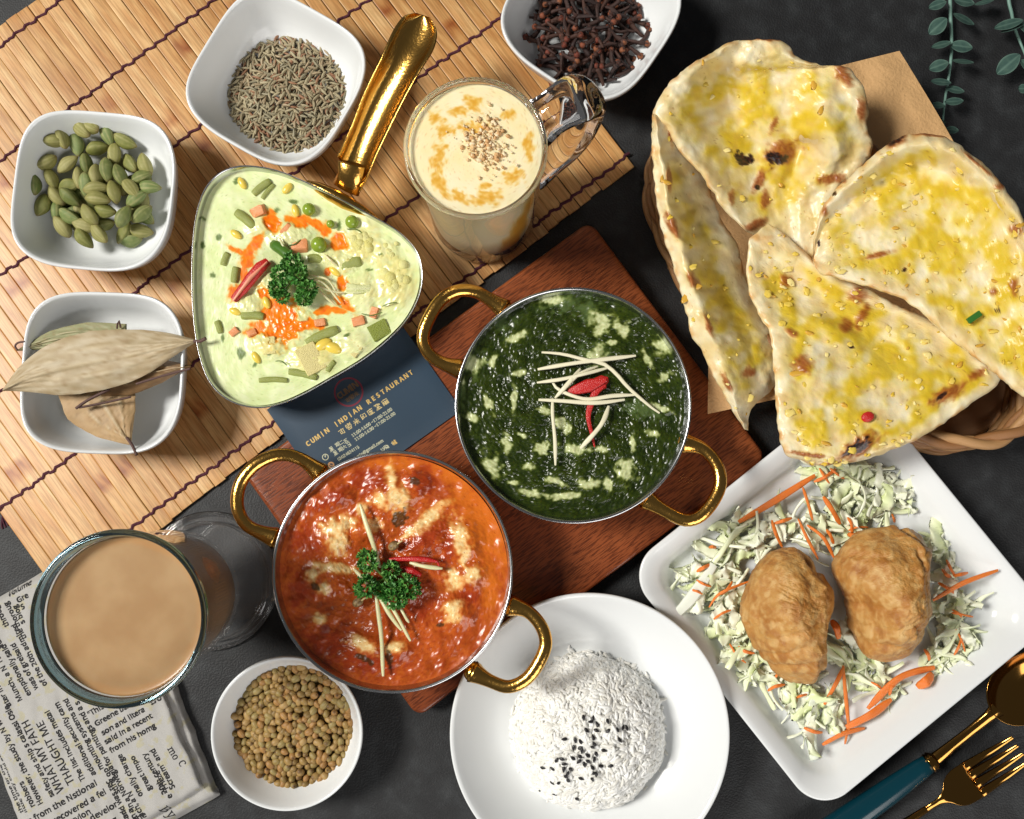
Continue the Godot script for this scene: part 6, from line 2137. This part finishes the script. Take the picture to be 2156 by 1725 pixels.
	for hp in heaps:
		for i in hp[3]:
			var q := rng.randf() * TAU
			var r: float = hp[2] * sqrt(rng.randf())
			var lift := rng.randf()
			var kind := rng.randi() % 20
			var zone: String = "beyond the fritters, towards the naan" if hp[1] < 500 and hp[0] > 640 else "beside the larger fritter, towards the spoon" if hp[0] > 1300 else "below the two fritters, towards the plate's lower corner" if hp[1] > 1000 and hp[0] > 640 else "beside the pointed fritter, towards the rice"
			var p := plan(DISH[0] + (hp[0] + cos(q) * r) * DISH[2], DISH[1] + (hp[1] + sin(q) * r) * DISH[2], 0.014)
			place("cabbage_shred", cut[kind], cm, ("broad " if kind % 5 < 3 else "thin ") + ("greenish" if kind % 3 == 0 else "whitish") + " cabbage shred " + zone, "cabbage shred", "cabbage shreds on the square plate",
				Transform3D(rot(rng.randf() * TAU, rng.randf_range(-0.45, 0.45), rng.randf_range(-0.35, 0.35)).scaled(Vector3.ONE * rng.randf_range(0.8, 1.2)), Vector3(p.x, floor_h + 0.002 + 0.011 * lift * (1.0 - 0.5 * r / hp[2]), p.z)))
	var big := Geo.new()
	var path := PackedVector3Array()
	var rr := []
	for i in 14:
		var f := i / 13.0
		path.append(plan(DISH[0] + (850 - 22 * sin(f * 3.0)) * DISH[2], DISH[1] + lerpf(1230, 1545, f) * DISH[2], lerpf(0.016, 0.0105, f)))
		rr.append(0.0038 * (0.5 + 0.5 * sin(PI * clampf(f, 0.12, 0.8))))
	big.tube(path, rr, 8, Vector3.UP, 0.3)
	big.paint(srgb(232, 238, 220))
	solo("cabbage_rib", big, cm, "long white cabbage rib pointing at the lower corner of the square plate", "cabbage", path[7])
	big = Geo.new()
	path = PackedVector3Array()
	for i in 14:
		var f := i / 13.0
		path.append(plan(DISH[0] + lerpf(360, 165, f) * DISH[2], DISH[1] + (lerpf(600, 850, f) + 20 * sin(f * 3.0)) * DISH[2], lerpf(0.018, 0.0175, f)))
	big.tube(path, rr, 8, Vector3.UP, 0.3)
	big.paint(srgb(236, 240, 226))
	solo("cabbage_rib", big, cm, "long white cabbage rib hanging over the rim of the square plate by the rice", "cabbage", path[7])
	# carrot strips: points, half width in plan units, label
	var km := bumpy(mat(srgb(244, 128, 50), 0.32), noise(0.03, 3), Vector3(40, 40, 160), 0.03)
	km.subsurf_scatter_enabled = true
	km.subsurf_scatter_strength = 0.12
	var strips := [[[478, 395, 640, 300, 850, 168], 17, 0.016, "wide flat carrot slice along the board side of the square plate"], [[790, 225, 815, 300, 838, 385], 8, 0.020, ""], [[890, 270, 930, 330, 972, 405], 13, 0.021, ""], [[640, 385, 660, 450, 690, 515], 9, 0.019, ""], [[768, 378, 810, 470, 865, 575], 8, 0.022, ""], [[810, 408, 890, 470, 945, 575], 9, 0.023, ""],
		[[335, 808, 390, 740, 530, 682], 7, 0.021, "thin curved carrot sliver sticking out beside the pointed fritter"], [[1420, 775, 1570, 690, 1738, 628], 12, 0.024, "straight carrot strip sticking out beyond the larger fritter"], [[1520, 655, 1560, 648, 1592, 640], 9, 0.020, ""], [[930, 870, 955, 910, 965, 960], 18, 0.020, ""], [[985, 1090, 1000, 1250, 1015, 1400], 10, 0.016, ""], [[990, 1095, 950, 1180, 895, 1280], 11, 0.017, ""],
		[[1430, 1100, 1260, 1150, 1105, 1300], 18, 0.018, "broad carrot peel curving below the larger fritter"], [[1420, 1130, 1390, 1170, 1345, 1195], 26, 0.019, ""], [[1220, 1255, 1120, 1330, 1000, 1390], 20, 0.016, ""], [[1090, 1395, 990, 1420, 885, 1475], 12, 0.0135, "pointed carrot strip nearest the lower corner of the square plate"], [[1000, 1385, 1002, 1430, 995, 1472], 7, 0.012, ""], [[335, 520, 350, 515, 370, 518], 9, 0.021, ""], [[905, 430, 925, 460, 940, 500], 9, 0.022, ""], [[1225, 355, 1232, 375, 1238, 395], 8, 0.02, ""], [[1010, 450, 1030, 460, 1050, 470], 14, 0.02, ""], [[1380, 1010, 1400, 1040, 1405, 1065], 10, 0.02, ""]]
	for s in strips:
		var pts := mapped(s[0], DISH[0], DISH[1], DISH[2])
		var lab: String = s[3] if s[3] else "short orange carrot strip in the salad around the fritters"
		stick("carrot_strip", pts, [s[2] - 0.002, s[2] + 0.002, s[2] - 0.001], s[1] * DISH[2] * UNIT * 1.05, km, lab, "carrot strip", "" if s[3] else "carrot strips on the square plate", 0.34)
	for i in 26:
		var hp: Array = heaps[rng.randi() % heaps.size()]
		var q := rng.randf() * TAU
		var x: float = hp[0] + cos(q) * hp[2] * rng.randf()
		var y: float = hp[1] + sin(q) * hp[2] * rng.randf()
		var d := rng.randf() * TAU
		var l := rng.randf_range(25.0, 62.0)
		stick("carrot_strip", mapped([x - cos(d) * l, y - sin(d) * l, x + rng.randf_range(-9, 9), y + rng.randf_range(-9, 9), x + cos(d) * l, y + sin(d) * l], DISH[0], DISH[1], DISH[2]), [0.017, 0.0205, 0.0175], rng.randf_range(0.0007, 0.0013), km, "fine orange carrot thread tangled in the shredded cabbage", "carrot strip", "carrot threads in the cabbage", 0.5)
	var flake := mat(srgb(150, 44, 30), 0.4)
	for s in [[690, 1252], [650, 1275]]:
		var p := plan(DISH[0] + s[0] * DISH[2], DISH[1] + s[1] * DISH[2], 0.012)
		var q := Geo.new()
		q.box(p, Vector3(0.0014, 0.0004, 0.0011) * (1.0 if s[0] > 660 else 0.6), rot(0.5))
		solo("chilli_flake", q, flake, "tiny dark red flake on the square plate below the pointed fritter", "chilli flake", p, "flakes on the square plate")

func eased(ring: PackedVector3Array, c: Vector3, k: float) -> PackedVector3Array:
	# the loop with its hollows filled out as k goes to 1
	var n := ring.size()
	var out := PackedVector3Array()
	for i in n:
		var m := 0.0
		for s in range(-24, 25, 4):
			m += ring[(i + s + n) % n].distance_to(c) / 13.0
		out.append(c + (ring[i] - c).normalized() * lerpf(ring[i].distance_to(c), m, minf(k * 1.1, 1.0) * 0.5))
	return out

func pastry(outline: Array, high: float, base: float, twist: float, m: Material, label: String, dents: Array, about: Vector2, lines: Array) -> void:
	var ring2 := spline(mapped(outline, DISH[0], DISH[1], DISH[2]), 220)
	var hw := base + high * 0.36
	var r3 := PackedVector3Array()
	for p in ring2: r3.append(plan(p.x, p.y, hw))
	var c := plan(DISH[0] + about.x * DISH[2], DISH[1] + about.y * DISH[2], hw)
	var g := Geo.new()
	var rings := []
	for s in [[0.72, 0.0], [0.88, 0.08], [0.97, 0.22]]:
		rings.append(shaped(r3, c, s[0], base + high * s[1]))
	var rows := 70
	for k in rows:
		var f := k / float(rows - 1)
		var kk := cos(f * PI * 0.5)
		rings.append(shaped(eased(r3, c, 1.0 - kk), c, maxf(lerpf(pow(kk, 0.8), 1.0 - f, 0.6), 0.01), base + high * (0.36 + 0.64 * lerpf(sin(f * PI * 0.5), pow(f, 0.8), 0.55))))
	g.loft(rings, true, true)
	var tips := []
	for d in dents:
		tips.append(plan(DISH[0] + d[0] * DISH[2], DISH[1] + d[1] * DISH[2], hw))
	var cellular := noise(1.0, 1, FastNoiseLite.TYPE_CELLULAR, 12)
	var seams := []
	for s in lines:
		var sa := plan(DISH[0] + s[0] * DISH[2], DISH[1] + s[1] * DISH[2], hw + 0.012)
		var sb := plan(DISH[0] + s[2] * DISH[2], DISH[1] + s[3] * DISH[2], hw + 0.012)
		seams.append([Vector2(sa.x, sa.z), Vector2(sb.x, sb.z), s[4]])
	for i in g.v.size():
		var p := g.v[i]
		var x := p.x - c.x
		var z := p.z - c.z
		var q := z * cos(twist) - x * sin(twist)
		var along := x * cos(twist) + z * sin(twist)
		var warp := 0.004 * nz.get_noise_2d(x * 45.0, z * 45.0)
		var crease := pow(absf(sin((q + warp + along * along * 4.0) * 330.0)), 0.35)
		var n := nz.get_noise_3d(x * 55.0, p.y * 55.0, z * 55.0)
		var fine := (1.0 - pow(absf(sin((q + 0.0016 * nf.get_noise_2d(x * 90.0 + 7, z * 90.0)) * 1050.0)), 0.4)) * smoothstep(-0.1, 0.3, nf.get_noise_2d(x * 60.0 + 70, z * 60.0))
		var blister := clampf(0.35 - cellular.get_noise_3d(x * 420.0, p.y * 420.0, z * 420.0 + twist * 70) * 0.9 - 0.7, 0.0, 0.6) * smoothstep(0.0, 0.3, nf.get_noise_2d(x * 70.0 + 33, z * 70.0 + twist))
		var fold := 0.0
		for s in seams:
			var a: Vector2 = s[0]
			var b: Vector2 = s[1]
			var v2 := Vector2(p.x, p.z)
			var tt := clampf((v2 - a).dot(b - a) / (b - a).length_squared(), 0, 1)
			var away := (v2 - a - (b - a) * tt)
			var side := signf((b - a).cross(v2 - a))
			var dd := away.length() + 0.0006 * nf.get_noise_2d(x * 200.0, z * 200.0)
			fold += float(s[2]) * (exp(-pow(dd / 0.0016, 2.0)) - (0.6 * exp(-pow((dd - 0.004) / 0.003, 2.0)) if side > 0.0 else 0.0)) * (1.0 if absf(tt - 0.5) < 0.5 else 0.3)
		var n2 := nf.get_noise_3d(x * 240.0, p.y * 240.0, z * 240.0 + twist * 50)
		var m1 := nf.get_noise_3d(x * 40.0, p.y * 40.0 + twist * 9, z * 40.0)
		var dent := 0.0
		for e in tips:
			dent += exp(-pow(Vector2(p.x - e.x, p.z - e.z).length() / 0.008, 2.0))
		var out := Vector3(x, (p.y - base) * 0.9, z).normalized()
		g.v[i] = p + out * (0.0020 * m1 + 0.0003 * n2 - 0.0006 * (1.0 - crease) * clampf(0.6 + n * 2.0, 0, 1) - 0.0008 * fine + 0.0009 * blister - fold - 0.005 * dent)
		var col := srgb(200, 150, 84).lerp(srgb(180, 122, 60), clampf(0.5 + n * 1.0, 0, 1)).lerp(srgb(222, 184, 124), clampf(n2 * 0.7 + 0.1, 0, 0.5))
		col = col.lerp(srgb(156, 98, 46), 0.55 * smoothstep(0.1, 0.5, nf.get_noise_3d(x * 75.0 + 9, p.y * 75.0, z * 75.0 + twist * 33)))
		col = col.lerp(srgb(226, 190, 130), 0.5 * smoothstep(0.15, 0.5, nf.get_noise_3d(x * 110.0 + 60, p.y * 110.0, z * 110.0 + twist * 51)))
		g.c.append(col)
	solo("pastry_fritter", g, m, label, "fritter", Vector3(c.x, base, c.z))

# ---------------------------------------------------------------- cutlery and eucalyptus
func cutlery() -> void:
	var dark_gold := mat(srgb(168, 124, 62), 0.12, 1.0)
	var teal := mat(srgb(6, 52, 64), 0.18)
	var P := func(zx: float, zy: float, h: float) -> Vector3:
		return plan(1437.3 + zx / 3.0, 1150.0 + zy / 3.0, h)
	var t := thing("spoon", "gold spoon with a dark teal handle beside the square plate", "spoon", plan(1960, 1605))
	var g := Geo.new()
	g.tube(PackedVector3Array([P.call(700, 1960, 0.0075), P.call(1040, 1735, 0.0075), P.call(1300, 1555, 0.008), P.call(1500, 1412, 0.0085), P.call(1552, 1375, 0.0086)]), [0.0088, 0.0086, 0.0076, 0.0062, 0.0056], 24, Vector3.UP, 0.72)
	part("handle_grip", g, teal, t)
	g = Geo.new()
	g.tube(PackedVector3Array([P.call(1548, 1378, 0.0086), P.call(1556, 1372, 0.0086), P.call(1566, 1365, 0.0086), P.call(1574, 1359, 0.0086), P.call(1584, 1352, 0.0086), P.call(1596, 1344, 0.0086)]), [0.0054, 0.0062, 0.0054, 0.0062, 0.0052, 0.0040], 24, Vector3.UP, 0.9)
	part("ferrule", g, dark_gold, t)
	g = Geo.new()
	g.tube(PackedVector3Array([P.call(1592, 1347, 0.0086), P.call(1700, 1262, 0.0092), P.call(1820, 1166, 0.0115), P.call(1930, 1078, 0.014), P.call(1990, 1030, 0.0155)]), [0.0040, 0.0034, 0.0030, 0.0034, 0.0050], 16, Vector3.UP, 0.55)
	part("neck", g, dark_gold, t)
	var c := plan(2160, 1445, 0.016)
	var ax := (plan(2237, 1381, 0.016) - c).normalized()
	var ay := Vector3.UP.cross(ax).normalized()
	var A := size_at(90, 0.016)
	var B := size_at(67, 0.016)
	g = Geo.new()
	var rings := []
	for s in [[0.02, -0.0098], [0.25, -0.0095], [0.45, -0.0085], [0.65, -0.0065], [0.82, -0.0038], [0.94, -0.0012], [1.0, 0.0004], [1.01, 0.0010], [0.995, 0.0014], [0.97, 0.0008], [0.92, -0.0004], [0.8, -0.0028], [0.62, -0.0056], [0.42, -0.0074], [0.22, -0.0083], [0.02, -0.0086]]:
		var ring := PackedVector3Array()
		for i in 80:
			var q := TAU * i / 80
			var egg := 1.0 - 0.10 * cos(q)
			ring.append(c + ax * cos(q) * A * s[0] + ay * sin(q) * B * s[0] * egg + Vector3(0, s[1], 0))
		rings.append(ring)
	g.loft(rings, true, true)
	part("spoon_bowl", g, dark_gold, t)
	t = thing("fork", "dark gold four tined fork in the corner beside the spoon", "fork", plan(2010, 1650))
	# the head: a curved plate that splits into four tines
	var e := Vector2(0.845, -0.535)
	var f := Vector2(0.535, 0.845)
	var o := Vector2(2049, 1642)
	var prof := spline([Vector2(-118, 7), Vector2(-86, 8), Vector2(-66, 16), Vector2(-52, 32), Vector2(-34, 41), Vector2(-10, 42.5), Vector2(4, 43)], 26, false)
	g = Geo.new()
	rings = []
	for p in prof:
		var ring := PackedVector3Array()
		for i in 20:
			var q := TAU * i / 20
			var w := p.y * cos(q)
			var at: Vector2 = o + e * p.x + f * w
			var hh := 0.006 + 0.004 * smoothstep(-120.0, -70.0, p.x) - 0.0042 * smoothstep(-70.0, 0.0, p.x) - 0.0022 * (1.0 - pow(w / maxf(p.y, 1.0), 2.0)) * smoothstep(-80.0, -40.0, p.x)
			ring.append(plan(at.x, at.y, hh + 0.0012 * sin(q)))
		rings.append(ring)
	g.loft(rings, true, true)
	part("fork_head", g, dark_gold, t)
	for k in 4:
		var w := -33.0 + 22.0 * k
		var path := PackedVector3Array()
		var rr := []
		for s in 10:
			var u := s / 9.0
			var at: Vector2 = o + e * lerpf(0.0, 118.0 if k < 3 else 112.0, u) + f * w * lerpf(1.0, 0.93, u)
			path.append(plan(at.x, at.y, 0.0060 - 0.0022 * sin(PI * u * 0.7) + 0.0065 * u * u))
			rr.append(lerpf(0.0029, 0.0011, pow(u, 1.2)))
		g = Geo.new()
		g.tube(path, rr, 12, Vector3.UP, 0.6)
		part("tine", g, dark_gold, t)
	g = Geo.new()
	var path := PackedVector3Array()
	for s in 8:
		var at: Vector2 = o + e * lerpf(-116.0, -420.0, s / 7.0)
		path.append(plan(at.x, at.y, 0.006))
	g.tube(path, [0.0021, 0.0024, 0.003, 0.004, 0.0055, 0.006, 0.006, 0.006], 14, Vector3.UP, 0.7)
	part("neck", g, dark_gold, t)

func eucalyptus() -> void:
	var lm := painted(0.6)
	lm.backlight_enabled = true
	lm.backlight = Color(0.08, 0.1, 0.09)
	var stem_m := mat(srgb(112, 146, 134), 0.5)
	for s in [
		[[1686, -160, 1690, 0, 1692, 100, 1700, 300, 1682, 480, 1662, 600, 1645, 750, 1660, 840, 1706, 892], 0.006, "eucalyptus sprig with paired round leaves hanging down to the parchment corner",
			[[1612, 165, 150, 92, -42, 0.55], [1775, 120, 150, 46, 28, 0.2], [1635, 282, 130, 44, -14, 0.25], [1762, 292, 140, 78, 8, 0.7], [1618, 415, 130, 76, -20, 0.6], [1770, 388, 140, 30, 6, 0.15], [1632, 517, 130, 44, 6, 0.3], [1720, 566, 122, 46, 12, 0.5], [1715, 640, 120, 50, -4, 0.5], [1612, 664, 90, 42, 4, 0.4], [1702, 820, 84, 48, 6, 0.5], [1640, 772, 50, 26, 10, 0.3], [1700, 888, 40, 24, 20, 0.3], [1610, 30, 120, 60, -20, 0.5], [1780, 10, 130, 60, 10, 0.5]]],
		[[2052, -160, 2060, 0, 2078, 80, 2096, 170, 2130, 260, 2166, 350, 2200, 450], 0.007, "second eucalyptus sprig cut off by the picture edge, with longer leaves",
			[[2060, 152, 190, 62, -16, 0.4], [2058, 405, 190, 104, -40, 0.8], [1905, 14, 130, 28, -14, 0.2], [2150, 560, 60, 60, 0, 0.5], [2080, 180, 150, 26, -18, 0.1], [2200, 180, 170, 80, 20, 0.5], [2200, 420, 150, 80, 30, 0.5]]]]:
		var t := thing("eucalyptus_sprig", s[2], "eucalyptus", plan(1437.3 + s[0][4] / 3.0, s[0][5] / 3.0, 0.004))
		var sp := spline(mapped(s[0], 1437.3, 0, 0.33333), 40, false)
		var path := PackedVector3Array()
		var rr := []
		for i in 40:
			path.append(plan(sp[i].x, sp[i].y, s[1] + 0.001 * sin(i * 0.4)))
			rr.append(lerpf(0.0013, 0.0006, i / 39.0))
		var g := Geo.new()
		g.tube(path, rr, 8)
		part("stem", g, stem_m, t)
		for l in s[3]:
			g = Geo.new()
			var ang := deg_to_rad(l[4])
			var ux := Vector2(cos(ang), sin(ang))
			var uy := Vector2(-sin(ang), cos(ang))
			var loops := []
			for j in 15:
				var u := j / 14.0
				var w := pow(sin(PI * clampf(u, 0.015, 0.985)), 0.62)
				var loop := PackedVector3Array()
				for side in 2:
					for i in 9:
						var v := (i / 4.0 - 1.0) * (1.0 if side == 0 else -1.0)
						var q: Vector2 = Vector2(1437.3 + l[0] / 3.0, l[1] / 3.0) + ux * (u - 0.5) * l[2] / 3.0 + uy * v * w * l[3] / 6.0
						var tilt: float = (1.0 - l[5]) * 0.0055 * v * w
						loop.append(plan(q.x, q.y, s[1] + 0.0045 + tilt + 0.0012 * v * v - side * 0.0005 + 0.0008 * sin(u * 3.0)))
						var vein := exp(-v * v * 160.0)
						var edge := smoothstep(0.82, 1.0, absf(v))
						g.c.append(srgb(58, 84, 78).lerp(srgb(74, 100, 90), clampf(0.5 + nz.get_noise_2d(q.x * 0.06, q.y * 0.06), 0, 1)).lerp(srgb(118, 146, 132), maxf(vein * 0.5, edge * 0.6)))
				loops.append(loop)
			g.loft(loops, true, true)
			g.paint(srgb(66, 92, 84))
			part("leaf", g, lm, t)
